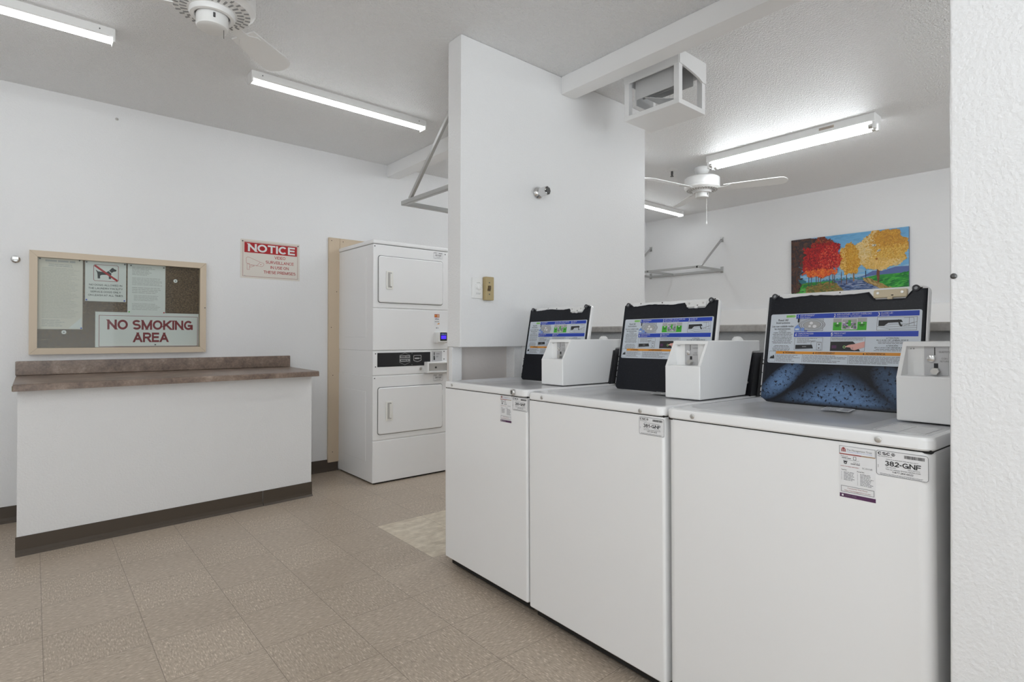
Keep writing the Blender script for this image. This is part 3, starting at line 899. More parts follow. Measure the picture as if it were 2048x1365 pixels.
dpart('front_panel', fpanel(1.346, 1.831), ENAMEL)
dpart('front_panel', fpanel(1.020, 1.341), ENAMEL)
dpart('control_housing', fpanel(0.829, 1.015), ENAMEL)
dpart('front_panel', fpanel(0.333, 0.824), ENAMEL)
dpart('toe_panel', fpanel(0.012, 0.328), ENAMEL)
def door(z0, z1, hz0, hz1):
    dx0, dx1 = 1.993, 2.572
    dpart('door_gasket', lambda b: loft(b, [[(x, DY0 - 0.0015, z) for x, z in rr(dx0 - 0.004, dx1 + 0.004, z0 - 0.004, z1 + 0.004, 0.02)], [(x, DY0 + 0.004, z) for x, z in rr(dx0 - 0.004, dx1 + 0.004, z0 - 0.004, z1 + 0.004, 0.02)]]), mat('gasket_grey', (0.10, 0.10, 0.10, 1), 0.6))  # dark plate behind the door paints the shaded seam around it
    def slab(b):
        o_ = lambda e, y: [(x, y, z) for x, z in rr(dx0 + e, dx1 - e, z0 + e, z1 - e, 0.018)]
        loft(b, [o_(0, DY0), o_(0, DY0 - 0.006), o_(0.003, DY0 - 0.010), o_(0.008, DY0 - 0.012)])
    d = dpart('door', slab, ENAMEL)
    hx0, hx1 = 2.052, 2.110
    def hnd(b):
        o_ = lambda e, y: [(x, y, z) for x, z in rr(hx0 + e, hx1 - e, hz0 + e, hz1 - e, 0.006)]
        loft(b, [o_(0, DY0 - 0.011), o_(0, DY0 - 0.018), o_(0.005, DY0 - 0.019), o_(0.012, DY0 - 0.019), o_(0.015, DY0 - 0.013)], mis=[0, 0, 0, 1, 1])
        rbox(b, hx0 + 0.029, hx0 + 0.043, DY0 - 0.030, DY0 - 0.013, hz0 + 0.02, hz1 - 0.02, 0.003, 2)
    dpart('door_handle', hnd, [mat('handle_white', rgb(236, 235, 230), 0.4), mat('handle_recess', (0.56, 0.55, 0.53, 1), 0.5)], d)
    for zz in (z0 + 0.07, z1 - 0.07):
        dpart('hinge', lambda b: rbox(b, dx1 + 0.002, dx1 + 0.009, DY0 - 0.006, DY0, zz - 0.022, zz + 0.022, 0.002, 1), ENAMEL2)
door(1.388, 1.744, 1.492, 1.632)
door(0.378, 0.734, 0.480, 0.628)
# control strip
s = Sheet((1.987, DY0, 0.893), UX, VZ, 0.471, 0.108, 0.002, [BLACK])
s.frame(0.012, 0.018, 0.176, 0.092, 0.0012, mat('dark_grey_print', (0.03, 0.03, 0.03, 1), 0.5))
hexa = [(0.19, 0.030), (0.19, 0.086), (0.236, 0.104), (0.282, 0.086), (0.282, 0.030), (0.236, 0.010)]
s.path(hexa, 0.0018, LINK, 1, True)
s.rect(0.192, 0.064, 0.280, 0.084, LINK); s.rect(0.192, 0.036, 0.280, 0.056, LINK)
s.lines(0.198, 0.067, 0.276, 0.081, 1, BLACK, layer=3, short=0.05, fill=0.55, al='C'); s.lines(0.198, 0.039, 0.276, 0.053, 1, BLACK, layer=3, short=0.05, fill=0.55, al='C', seed=2)
emb = [(0.316, 0.042), (0.316, 0.082), (0.384, 0.082), (0.384, 0.042), (0.350, 0.032)]
s.path(emb, 0.004, mat('silver_print', (0.5, 0.5, 0.5, 1), 0.4), 1, True)
s.lines(0.325, 0.050, 0.376, 0.068, 1, MATS['silver_print'], short=0.02, fill=0.6, al='C', seed=3)
for x, y in ((0.300, 0.100), (0.300, 0.010)):
    s.disc(x, y, 0.0025, 0.0025, LINK)
s.done('control_panel', t, off=DB, label='black control strip')
# coin slide plate, drawer, reader, stickers
s = Sheet((2.472, DY0, 0.924), UX, VZ, 0.098, 0.082, 0.003, [mat('coin_plate', (0.55, 0.55, 0.56, 1), 0.45, metal=0.3)])
s.rect(0.018, 0.050, 0.026, 0.074, INK); s.disc(0.022, 0.036, 0.008, 0.010, DSTEEL); s.rect(0.016, 0.010, 0.030, 0.030, INK)
s.lines(0.042, 0.054, 0.075, 0.066, 1, GINK); s.lines(0.042, 0.030, 0.065, 0.046, 2, GINK)
s.done('coin_plate', t, off=DB)
def drawer(b):
    x0_, x1_, z0_, z1_ = 2.400, 2.632, 0.832, 0.922
    o_ = lambda e, y: [(x, y, z) for x, z in rr(x0_ + e, x1_ - e, z0_ + e, z1_ - e, 0.006)]
    loft(b, [o_(0, DY0 + 0.004), o_(0, DY0 - 0.050), o_(0.004, DY0 - 0.054), o_(0.012, DY0 - 0.054), o_(0.016, DY0 - 0.018)], mis=[0, 0, 0, 0, 1])
    cyl(b, (2.50, DY0 - 0.018, 0.874), (2.50, DY0 - 0.023, 0.874), 0.008, n=14, mi=2)
dpart('coin_drawer', drawer, [ENAMEL2, STEEL, DSTEEL])
dpart('cam_lock', lambda b: lathe(b, [(0.011, 0.0), (0.011, 0.005), (0.008, 0.007)], (2.369, DY0, 0.870), (0, -1, 0), 16), STEEL)
rd = dpart('card_reader', lambda b: loft(b, [[(x, DY0 + 0.002, z) for x, z in rr(2.492, 2.606, 1.068, 1.166, 0.012)], [(x, DY0 - 0.030, z) for x, z in rr(2.496, 2.604, 1.074, 1.164, 0.012)], [(x, DY0 - 0.042, z) for x, z in rr(2.508, 2.602, 1.084, 1.162, 0.010)]]), PLASTIC)
s = Sheet((2.526, DY0 - 0.0425, 1.092), UX, VZ, 0.066, 0.068, 0.001, [BLACK], r=0.004)
s.rect(0.008, 0.014, 0.058, 0.044, SCREEN); s.lines(0.008, 0.049, 0.058, 0.060, 1, LBLUE, short=0.02, fill=0.7)
s.done('reader_screen', rd, off=DB, label='lit violet display')
s = Sheet((2.495, DY0, 1.222), UX, VZ, 0.052, 0.090, 0.0005, [STICK])
s.rect(0.002, 0.062, 0.050, 0.088, mat('brick_ink', rgb(176, 70, 50), 0.5)); s.rect(0.004, 0.070, 0.024, 0.080, ORANGE, 2); s.rect(0.028, 0.066, 0.047, 0.084, mat('sand_ink', rgb(206, 180, 150), 0.5), 2)
s.text('VISA', 0.026, 0.042, 0.013, mat('navy_ink', rgb(54, 60, 110), 0.5), w=0.040, al='C', bold=0.02)
s.lines(0.005, 0.023, 0.047, 0.030, 1, GINK, short=0.02, fill=0.6); s.poly([(0.024, 0.006), (0.050, 0.006), (0.050, 0.018)], ORANGE, 2)
s.done('payment_sticker', t, off=DB)
s = Sheet((2.510, DY0, 1.190), UX, VZ, 0.030, 0.014, 0.0005, [STICK]); s.disc(0.008, 0.007, 0.005, 0.005, GINK); s.rect(0.017, 0.004, 0.026, 0.010, LINK)
s.done('indicator', t, off=DB)
def csc(w, h, o, u, v, code, parent, off=None, name='service_sticker'):
    s = Sheet(o, u, v, w, h, 0.0004, [STICK], r=0.004)
    q = w / 0.10
    pts = rr(0.001 * q, w - 0.001 * q, 0.001 * q, h - 0.001 * q, 0.005 * q, 5)
    s.path(pts, 0.0011 * q, GINK, 1, True)
    s.text('CSC', 0.004 * q, h - 0.0105 * q, 0.0066 * q, INK, w=0.024 * q, bold=0.04)
    for a in range(6):
        an = math.pi * a / 3
        s.poly([(0.034 * q, h - 0.0075 * q), (0.034 * q + 0.004 * q * math.cos(an - .3), h - 0.0075 * q + 0.004 * q * math.sin(an - .3)), (0.034 * q + 0.004 * q * math.cos(an + .3), h - 0.0075 * q + 0.004 * q * math.sin(an + .3))], INK, 2)
    s.text('ServiceWorks', 0.004 * q, h - 0.0148 * q, 0.003 * q, GINK, w=0.028 * q)
    x = 0.055 * q
    R = random.Random(3)
    while x < 0.092 * q:
        d = (0.0004 + 0.0009 * R.random()) * q
        s.rect(x, h - 0.0125 * q, x + d, h - 0.0055 * q, INK); x += d + (0.0003 + 0.0005 * R.random()) * q
    s.lines(0.020 * q, h - 0.0205 * q, 0.084 * q, h - 0.0180 * q, 1, GINK, short=0.05, seed=2)
    s.text(code, 0.052 * q, h - 0.0335 * q, 0.0108 * q, INK, w=0.068 * q, al='C', bold=0.024)
    s.text('For Service', 0.020 * q, h - 0.0375 * q, 0.0022 * q, INK, w=0.019 * q); s.text('Para Servicio', 0.062 * q, h - 0.0375 * q, 0.0022 * q, INK, w=0.022 * q)
    s.text('Visit our website WWW.CSCSW.COM', 0.052 * q, h - 0.0424 * q, 0.0026 * q, INK, w=0.066 * q, al='C')
    s.text('1-877-264-6622', 0.052 * q, h - 0.0480 * q, 0.0036 * q, INK, w=0.040 * q, al='C', bold=0.01)
    s.lines(0.008 * q, 0.002 * q, 0.092 * q, 0.006 * q, 2, GINK, short=0.06, seed=9)
    s.lines(0.0035 * q, h - 0.040 * q, 0.0055 * q, h - 0.033 * q, 4, GINK, seed=4)
    return s.done(name, parent, off=off)
csc(0.090, 0.053, (2.486, DY0 - 0.0002, 1.768), UX, VZ, '383-GNF', t, DB)
csc(0.092, 0.056, (2.489, DY0 - 0.0002, 0.760), UX, VZ, '384-GNF', t, DB)
for x, z in ((1.963, 1.815), (1.965, 0.808), (1.972, 0.995), (1.972, 0.895), (2.592, 1.003), (2.592, 0.94), (2.60, 1.81)):
    dpart('screw', lambda b: lathe(b, [(0.005, 0.0), (0.0045, 0.0015), (0.003, 0.0025)], (x, DY0, z), (0, -1, 0), 12), DSTEEL)

# ------------------------------------------------------------------ washers
def instruction_sheet(par, w, h, o, u, v):
    s = Sheet(o, u, v, w, h, 0.0005, [SHEETW], r=0.006)
    X = lambda a: a * w
    Y = lambda a: a * h
    # left column
    s.rect(X(0.120), Y(0.925), X(0.178), Y(0.975), LGREEN); s.poly([(X(0.176), Y(0.915)), (X(0.193), Y(0.95)), (X(0.176), Y(0.985))], LGREEN)
    s.text('START', X(0.148), Y(0.935), Y(0.028), GREEN, w=X(0.045), al='C')
    for tx, y, hh, ww in (('Read All', 0.855, 0.042, 0.075), ('Instructions', 0.800, 0.042, 0.105), ('Lea con cuidado todas', 0.730, 0.038, 0.165), ('las instrucciones.', 0.678, 0.038, 0.125)):
        s.text(tx, X(0.098), Y(y), Y(hh), INK, w=X(ww), al='C', bold=0.008)
    for tx, y, ww in (('ATTENTION', 0.640, 0.058), ('FABRIC SOFTENER USERS', 0.605, 0.135), ('ATENCION A AQUELLOS QUE', 0.515, 0.150), ('USAN SUAVIZANTE DE TELAS', 0.480, 0.150)):
        s.text(tx, X(0.098), Y(y), Y(0.021), INK, w=X(ww), al='C', bold=0.012)
    s.lines(X(0.02), Y(0.545), X(0.18), Y(0.597), 2, GINK, al='C', seed=21)
    s.lines(X(0.015), Y(0.39), X(0.185), Y(0.472), 3, GINK, al='C', seed=22)
    s.lines(X(0.03), Y(0.235), X(0.165), Y(0.365), 5, GINK, al='C', seed=23)
    # blue bars with headings
    s.rect(X(0.196), Y(0.895), X(0.985), Y(0.985), BLUE)
    s.rect(X(0.188), Y(0.530), X(0.985), Y(0.625), BLUE)
    for n_, a, b_, x, y, ww in (('1', 'ADD DETERGENT', 'Agregar detergente', 0.204, 0.905, 0.105), ('2', 'ADD CLOTHES - DO NOT OVERLOAD', 'Cargue la lavadora   No sobrecargue', 0.463, 0.905, 0.225), ('3', 'CLOSE LID', 'Cierre la tapa', 0.745, 0.905, 0.070),
                                ('4', 'COMPLETE PROCESS', 'Complete el proceso', 0.196, 0.542, 0.115), ('5', 'PRESS START', 'Presione Start (Inicio)', 0.452, 0.542, 0.080)):
        s.text(n_, X(x), Y(y), Y(0.066), STICK, w=X(0.012) if n_ != '1' else X(0.007), bold=0.03)
        s.text(a, X(x + 0.019), Y(y + 0.036), Y(0.030), STICK, w=X(ww), bold=-0.004)
        s.text(b_, X(x + 0.019), Y(y + 0.004), Y(0.020), STICK, w=X(ww * 0.72))
    LW = h * 0.006
    # 1: tub and detergent jug
    s.frame(X(0.215), Y(0.645), X(0.395), Y(0.885), LW, GINK, 2); s.rect(X(0.215), Y(0.645), X(0.395), Y(0.885), mat('pale_grey_ink', (0.50, 0.53, 0.57, 1), 0.4), 1)
    for k, (r_, m_) in enumerate(((0.105, GINK), (0.100, MATS['pale_grey_ink']), (0.090, GINK), (0.085, MATS['pale_grey_ink']), (0.072, GINK), (0.068, LINK))):
        s.disc(X(0.315), Y(0.765), X(r_ * 0.9), Y(r_ * 1.12), m_, 3 + k)
    s.disc(X(0.31), Y(0.80), X(0.012), Y(0.028), STICK, 10); s.disc(X(0.30), Y(0.74), X(0.010), Y(0.02), STICK, 10); s.disc(X(0.335), Y(0.735), X(0.014), Y(0.03), STICK, 10)
    s.poly([(X(0.190), Y(0.635)), (X(0.190), Y(0.72)), (X(0.212), Y(0.775)), (X(0.232), Y(0.72)), (X(0.232), Y(0.635))], LBLUE, 11); s.rect(X(0.236), Y(0.635), X(0.262), Y(0.71), LBLUE, 11); s.rect(X(0.264), Y(0.635), X(0.285), Y(0.655), BLUE, 11)
    s.rect(X(0.210), Y(0.82), X(0.222), Y(0.90), INK, 11); s.rect(X(0.196), Y(0.66), X(0.224), Y(0.70), SHEETW, 12)
    # 2: tub section, clothes
    s.rect(X(0.462), Y(0.650), X(0.680), Y(0.805), GREEN, 1); s.rect(X(0.462), Y(0.805), X(0.680), Y(0.880), LINK, 1)
    s.rect(X(0.520), Y(0.665), X(0.622), Y(0.870), LINK, 2); s.frame(X(0.520), Y(0.665), X(0.622), Y(0.870), LW * 1.6, STICK, 5)
    R = random.Random(5)
    for k in range(34):
        s.disc(X(R.uniform(0.53, 0.612)), Y(R.uniform(0.68, 0.80)), X(0.007), Y(0.017), R.choice([STICK, GINK, mat('lilac_ink', rgb(160, 140, 186), 0.4), GREEN, MATS['lilac_ink']]), 3, 8)
    s.rect(X(0.562), Y(0.73), X(0.580), Y(0.84), GREEN, 4)
    for x in (0.492, 0.650):
        s.disc(X(x), Y(0.785), X(0.006), Y(0.016), STICK, 3); s.rect(X(x - 0.018), Y(0.745), X(x + 0.018), Y(0.758), INK, 3); s.rect(X(x - 0.012), Y(0.722), X(x + 0.012), Y(0.732), INK, 3)
    # 3: closing the lid
    s.frame(X(0.742), Y(0.640), X(0.975), Y(0.880), LW, GINK, 2)
    s.poly([(X(0.752), Y(0.72)), (X(0.752), Y(0.825)), (X(0.885), Y(0.83)), (X(0.895), Y(0.785)), (X(0.81), Y(0.775)), (X(0.785), Y(0.72))], INK, 2)
    for a in ([(0.742, 0.715), (0.82, 0.665), (0.975, 0.685)], [(0.785, 0.72), (0.83, 0.75), (0.93, 0.75), (0.975, 0.79)], [(0.82, 0.64), (0.82, 0.665)], [(0.80, 0.70), (0.93, 0.715), (0.975, 0.72)], [(0.93, 0.71), (0.93, 0.87)], [(0.96, 0.71), (0.955, 0.86), (0.90, 0.86)], [(0.90, 0.72), (0.955, 0.78)]):
        s.path([(X(p), Y(q)) for p, q in a], LW, GINK, 2)
    s.line(X(0.866), Y(0.83), X(0.882), Y(0.725), X(0.010), INK, 3); s.poly([(X(0.872), Y(0.74)), (X(0.896), Y(0.735)), (X(0.886), Y(0.70))], INK, 4)
    # 4: console with coins
    s.frame(X(0.196), Y(0.265), X(0.400), Y(0.515), LW, GINK, 2); s.lines(X(0.215), Y(0.40), X(0.36), Y(0.505), 5, GINK, seed=31, short=0.6)
    s.poly([(X(0.205), Y(0.285)), (X(0.205), Y(0.37)), (X(0.325), Y(0.375)), (X(0.335), Y(0.30))], INK, 2); s.rect(X(0.255), Y(0.325), X(0.285), Y(0.345), GINK, 3)
    s.frame(X(0.358), Y(0.27), X(0.392), Y(0.42), LW, GINK, 2); s.path([(X(0.318), Y(0.375)), (X(0.318), Y(0.44)), (X(0.392), Y(0.425))], LW, GINK, 2); s.disc(X(0.375), Y(0.38), X(0.006), Y(0.015), GINK, 3); s.disc(X(0.375), Y(0.31), X(0.006), Y(0.015), GINK, 3)
    # 5: pressing start
    s.frame(X(0.452), Y(0.255), X(0.677), Y(0.515), LW, GINK, 2); s.lines(X(0.46), Y(0.455), X(0.665), Y(0.505), 3, GINK, seed=32, short=0.1)
    s.poly([(X(0.453), Y(0.26)), (X(0.453), Y(0.435)), (X(0.60), Y(0.44)), (X(0.62), Y(0.39)), (X(0.65), Y(0.26))], INK, 2); s.rect(X(0.463), Y(0.305), X(0.495), Y(0.365), PURPLE, 3)
    s.disc(X(0.547), Y(0.335), X(0.010), Y(0.026), LGREEN, 3); s.disc(X(0.547), Y(0.335), X(0.006), Y(0.016), INK, 4)
    s.poly([(X(0.548), Y(0.335)), (X(0.575), Y(0.375)), (X(0.61), Y(0.39)), (X(0.676), Y(0.44)), (X(0.676), Y(0.33)), (X(0.64), Y(0.30)), (X(0.615), Y(0.275)), (X(0.592), Y(0.29)), (X(0.585), Y(0.325))], SKIN, 5)
    s.path([(X(0.588), Y(0.315)), (X(0.605), Y(0.305)), (X(0.60), Y(0.33))], LW, GINK, 6)
    for tx, y, ww in (('ATTENTION', 0.487, 0.075), ('IN CASE OF UNBALANCE', 0.450, 0.185), ('ATENCIÓN', 0.352, 0.070), ('EN CASO DE DESEQUILIBRIO', 0.315, 0.205)):
        s.text(tx, X(0.84), Y(y), Y(0.024), INK, w=X(ww), al='C', bold=0.012)
    s.lines(X(0.74), Y(0.395), X(0.94), Y(0.442), 2, GINK, al='C', seed=33); s.lines(X(0.73), Y(0.262), X(0.95), Y(0.308), 2, GINK, al='C', seed=34)
    # warnings
    s.rect(X(0.062), Y(0.185), X(0.985), Y(0.240), ORANGE)
    for tx, x, ww in (('WARNING', 0.170, 0.075), ('AVERTISSEMENT', 0.420, 0.135), ('ADVERTENCIA', 0.745, 0.120)):
        s.text(tx, X(x), Y(0.197), Y(0.032), INK, w=X(ww), al='C', bold=0.02)
        s.poly([(X(x - ww / 2 - 0.018), Y(0.197)), (X(x - ww / 2 - 0.006), Y(0.197)), (X(x - ww / 2 - 0.012), Y(0.230))], INK, 2)
    for a, b_, sd in ((0.066, 0.255, 41), (0.268, 0.570, 42), (0.583, 0.975, 43)):
        s.lines(X(a), Y(0.025), X(b_), Y(0.172), 6, GINK, seed=sd, short=0.4)
    for x in (0.262, 0.576):
        s.line(X(x), Y(0.02), X(x), Y(0.185), LW, GINK, 2)
    s.frame(X(0.008), Y(0.018), X(0.060), Y(0.240), LW, GINK, 2)
    s.poly([(X(0.014), Y(0.085)), (X(0.028), Y(0.15)), (X(0.033), Y(0.12)), (X(0.042), Y(0.165)), (X(0.050), Y(0.14)), (X(0.052), Y(0.085))], INK, 3)
    return s.done('instruction_sheet', par, label='printed blue and white instruction sheet')
def management_sticker(par, w, h, o, u, v):
    s = Sheet(o, u, v, w, h, 0.0004, [STICK])
    X = lambda a: a * w
    Y = lambda a: a * h
    s.frame(X(0.0), Y(0.84), X(1.0), Y(1.0), w * 0.012, GINK); s.rect(X(0), Y(0.832), X(0.62), Y(0.852), mat('brick_red_ink', rgb(150, 60, 56), 0.5), 2); s.rect(X(0.62), Y(0.832), X(1), Y(0.852), mat('ochre_ink', rgb(168, 140, 110), 0.5), 2)
    # a little box logo: roof and three walls
    s.poly([(X(0.06), Y(0.95)), (X(0.12), Y(0.975)), (X(0.18), Y(0.95)), (X(0.12), Y(0.935))], MATS['brick_red_ink'], 2)
    for a in (0.06, 0.105, 0.15):
        s.rect(X(a), Y(0.885), X(a + 0.03), Y(0.94), MATS['brick_red_ink'], 2)
    s.text('The Management Trust', X(0.21), Y(0.915), Y(0.034), GINK, w=X(0.70)); s.text('Community Management and Consulting', X(0.21), Y(0.885), Y(0.016), LBLUE, w=X(0.70))
    s.text('Text us at', X(0.04), Y(0.79), Y(0.022), INK, w=X(0.2)); s.lines(X(0.07), Y(0.752), X(0.33), Y(0.780), 1, GINK, short=0.02, fill=0.6)
    s.path([(X(a), Y(b)) for a, b in ((0.40, 0.75), (0.40, 0.81), (0.47, 0.81), (0.47, 0.75))], w * 0.012, INK, 1, True)
    s.line(X(0.10), Y(0.735), X(0.56), Y(0.735), w * 0.008, GINK)
    s.disc(X(0.17), Y(0.675), X(0.045), Y(0.026), INK, 1); s.rect(X(0.11), Y(0.695), X(0.23), Y(0.712), INK, 1); s.disc(X(0.17), Y(0.675), X(0.018), Y(0.011), STICK, 2)
    s.text('Call us at', X(0.40), Y(0.685), Y(0.022), INK, w=X(0.18)); s.lines(X(0.32), Y(0.652), X(0.58), Y(0.680), 1, GINK, short=0.02, fill=0.6)
    s.lines(X(0.03), Y(0.595), X(0.56), Y(0.615), 1, MATS['brick_red_ink'], short=0.02, seed=2)
    s.text('SCAN ME', X(0.78), Y(0.60), Y(0.03), GINK, w=X(0.28), al='C')
    s.text('Text for:', X(0.05), Y(0.525), Y(0.022), INK, w=X(0.16), bold=0.01); s.text('Portal for:', X(0.50), Y(0.525), Y(0.022), INK, w=X(0.2), bold=0.01)
    s.lines(X(0.12), Y(0.33), X(0.44), Y(0.505), 7, GINK, seed=51); s.lines(X(0.58), Y(0.27), X(0.95), Y(0.505), 9, GINK, seed=52)
    for k in range(7):
        s.rect(X(0.05), Y(0.49 - 0.025 * k), X(0.07), Y(0.496 - 0.025 * k), INK)
    for k in range(9):
        s.rect(X(0.50), Y(0.49 - 0.026 * k), X(0.52), Y(0.496 - 0.026 * k), INK)
    s.frame(X(0.04), Y(0.105), X(0.96), Y(0.225), w * 0.014, GINK); s.text('Community Web Portal', X(0.5), Y(0.175), Y(0.022), MATS['brick_red_ink'], w=X(0.55), al='C'); s.text('https://my.managementtrust.com', X(0.5), Y(0.130), Y(0.022), MATS['brick_red_ink'], w=X(0.72), al='C')
    s.rect(X(0), Y(0), X(1), Y(0.075), PURPLE); s.rect(X(0.06), Y(0.02), X(0.11), Y(0.055), STICK, 2); s.lines(X(0.14), Y(0.02), X(0.47), Y(0.055), 1, LINK, short=0.02, fill=0.55)
    return s.done('contact_sticker', par, label='white sticker with a purple foot')

def washer(label, loc, rot, w, lid_u, coin_u, code, mgmt, lock, tinted, hinge_v, group):
    t = thing('washing_machine', label, 'washing machine', loc, rot, group)
    def part(name, fn, mats, parent=None, **kw):
        b = bmesh.new(); fn(b)
        return obj(name, b, mats, parent or t, **kw)
    # cabinet
    def body(b):
        rg = lambda e, z, r: [(x, y, z) for x, y in rr(0.003 + e, w - 0.003 - e, 0.003 + e, 0.655 - e, r)]
        q_ = 0.028 if tinted else 0.009
        loft(b, [rg(0.003, 0.055, q_ - 0.002), rg(0, 0.059, q_), rg(0, 0.874, q_), rg(0.003, 0.878, q_ - 0.002)])
    part('cabinet', body, ENAMEL)
    part('toe_recess', lambda b: rbox(b, 0.012, w - 0.012, 0.040, 0.62, 0.014, 0.056), DARK)
    for x, y in ((0.06, 0.10), (w - 0.06, 0.10), (0.06, 0.58), (w - 0.06, 0.58)):
        part('levelling_foot', lambda b: (cyl(b, (x, y, 0.0), (x, y, 0.012), 0.02, 0.018, 14), cyl(b, (x, y, 0.012), (x, y, 0.056), 0.008, n=10)), mat('black_rubber', (0.02, 0.02, 0.02, 1), 0.6))
    part('seam_shadow_gap', lambda b: rbox(b, 0.006, w - 0.006, 0.008, 0.6, 0.876, 0.884), DARK)
    # deck with a shallow lid well and the tub opening
    l0, l1 = lid_u
    def deck(b):
        rg = lambda x0, x1, y0, y1, z, r: [(x, y, z) for x, y in rr(x0, x1, y0, y1, r)]
        loft(b, [rg(0.004, w - 0.004, 0.0, 0.575, 0.882, 0.024), rg(0, w, -0.004, 0.58, 0.886, 0.028), rg(0, w, -0.004, 0.58, 0.904, 0.028), rg(0.003, w - 0.003, -0.001, 0.577, 0.910, 0.026), rg(0.012, w - 0.012, 0.008, 0.57, 0.9125, 0.022),
                 rg(l0 + 0.004, l1 - 0.002, 0.055, 0.545, 0.9125, 0.06), rg(l0 + 0.016, l1 - 0.016, 0.070, 0.530, 0.900, 0.055), rg(l0 + 0.05, l1 - 0.05, 0.11, 0.475, 0.894, 0.11), rg(l0 + 0.085, l1 - 0.085, 0.15, 0.44, 0.886, 0.09)],
             mis=[0, 0, 0, 0, 1, 1, 1, 1])
    part('deck', deck, [ENAMEL, GREYE], angle=28)
    # small data label on the deck in front of the lid
    s = Sheet((l0 + 0.24, 0.4490, 0.8962), (1, 0, 0), (0, 0.994, 0.10), 0.085, 0.05, 0.0004, [STICK])
    s.lines(0.004, 0.026, 0.05, 0.046, 4, GINK, seed=61); s.lines(0.004, 0.004, 0.05, 0.022, 3, GINK, seed=62)
    for k in range(8):
        s.rect(0.056 + 0.003 * k, 0.006, 0.0572 + 0.003 * k, 0.044, GINK)
    s.done('data_label', t)
    if tinted:
        s = Sheet((0.556, 0.035, 0.9124), (1, 0, 0), (0, 1, 0), 0.105, 0.125, 0.0004, [STICK])
        s.frame(0.003, 0.003, 0.102, 0.122, 0.0016, GINK)
        for k in range(4):
            s.line(0.003, 0.024 + 0.024 * k, 0.102, 0.024 + 0.024 * k, 0.0014, GINK)
        s.line(0.052, 0.003, 0.052, 0.122, 0.0012, GINK)
        s.done('deck_label', t)
    # screws / lock on the deck front
    for x, z, kind in lock:
        if kind == 'lock':
            part('cam_lock', lambda b: (lathe(b, [(0.014, 0.004), (0.014, 0.010), (0.011, 0.014), (0.004, 0.014)], (x, 0, z), (0, -1, 0), 18), rbox(b, x - 0.0015, x + 0.0015, -0.0155, -0.0135, z - 0.007, z + 0.007, mi=1)), [STEEL, DARK])
        else:
            part('screw', lambda b: lathe(b, [(0.0075, 0.003), (0.0070, 0.006), (0.004, 0.008)], (x, 0, z), (0, -1, 0), 16), STEEL)
    # console
    cv = hinge_v + 0.014
    part('console', lambda b: prism(b, [(cv + 0.003, 0.905), (0.655, 0.905), (0.655, 1.070), (cv + 0.055, 1.070), (cv + 0.040, 1.064)], 'x', 0.006, w - 0.006), mat('console_grey', (0.06, 0.06, 0.065, 1), 0.4))
    dv = Vector((0, 0.037, 0.159)).normalized()
    s = Sheet((0.004, cv, 0.906), (1, 0, 0), dv, w - 0.008, 0.162, 0.003, [BLACK], r=0.003)
    s.frame(0.028, 0.085, 0.078, 0.130, 0.004, STICK); s.poly([(0.038, 0.094), (0.050, 0.108), (0.050, 0.120), (0.038, 0.120)], STICK)
    s.lines(0.028, 0.036, 0.078, 0.044, 1, LINK, short=0.01, fill=0.7); s.line(0.020, 0.04, 0.020, 0.085, 0.002, LINK)
    pn = s.done('control_panel', t)
    for x, y in ((w - 0.022, 0.125), (w - 0.022, 0.055)):
        p = Vector((x, cv, 0.906)) + dv * y
        part('screw', lambda b: lathe(b, [(0.005, 0.002), (0.005, 0.005), (0.003, 0.006)], p, (0, -dv.z, dv.y), 12), STEEL, pn)
    # lid, standing open
    lh = 0.398
    tl = math.atan2(0.075, 0.39)
    eu, ew = Vector((1, 0, 0)), Vector((0, math.sin(tl), math.cos(tl)))
    en = eu.cross(ew)
    lid = bpy.data.objects.new('lid', None)
    M = Matrix(((eu.x, ew.x, en.x, l0), (eu.y, ew.y, en.y, hinge_v), (eu.z, ew.z, en.z, 0.893), (0, 0, 0, 1)))
    lw = l1 - l0
    def shell(b):
        rg = lambda e, z, r: [(x, y, z) for x, y in rr(e, lw - e, e, lh - e, r)]
        loft(b, [rg(0.010, -0.016, 0.012), rg(0.002, -0.012, 0.018), rg(0, -0.004, 0.02), rg(0, 0.004, 0.02), rg(0.003, 0.008, 0.018), rg(0.006, 0.008, 0.016)])
    lid = part('lid', shell, ENAMEL)
    lid.matrix_local = M
    # dark inner panel: its top edge dips around the strike and is chipped
    R = random.Random(int(w * 1e4))
    top = []
    sx0, sx1 = lw * 0.70, lw * 0.885
    N = 46
    for i in range(N + 1):
        x = 0.006 + (lw - 0.012) * i / N
        d = 0.010 + 0.004 * math.sin(x * 30) * (0.3 + 0.7 * R.random())
        if x < 0.05:
            d = 0.004 + 0.003 * R.random()
        if sx0 - 0.012 < x < sx1 + 0.012:
            d = 0.034 if sx0 < x < sx1 else 0.022
        if x > sx1 + 0.012:
            d = 0.004 + 0.004 * R.random()
        top.append((x, lh - 0.003 - d))
    outl = [(0.006 + 0.012, 0.004), (lw - 0.018, 0.004), (lw - 0.006, 0.014)] + top[::-1] + [(0.006, 0.014)]
    def liner(b):
        A = [b.verts.new((x, y, 0.0085)) for x, y in outl]
        c = Vector((lw / 2, lh / 2))
        B = [b.verts.new((x + (c.x - x) * 0.012, y + (c.y - y) * 0.012, 0.013)) for x, y in outl]
        C = [b.verts.new((x + (c.x - x) * 0.060, y + (c.y - y) * 0.060, 0.011)) for x, y in outl]
        n = len(A)
        for P_, Q_ in ((A, B), (B, C)):
            for i in range(n):
                b.faces.new((P_[i], P_[(i + 1) % n], Q_[(i + 1) % n], Q_[i]))
        b.faces.new(C)
    instruction_sheet(lid, lw * 0.925, lh * 0.445, (lw * 0.042, lh * 0.365, 0.0112), (1, 0, 0), (0, 1, 0))
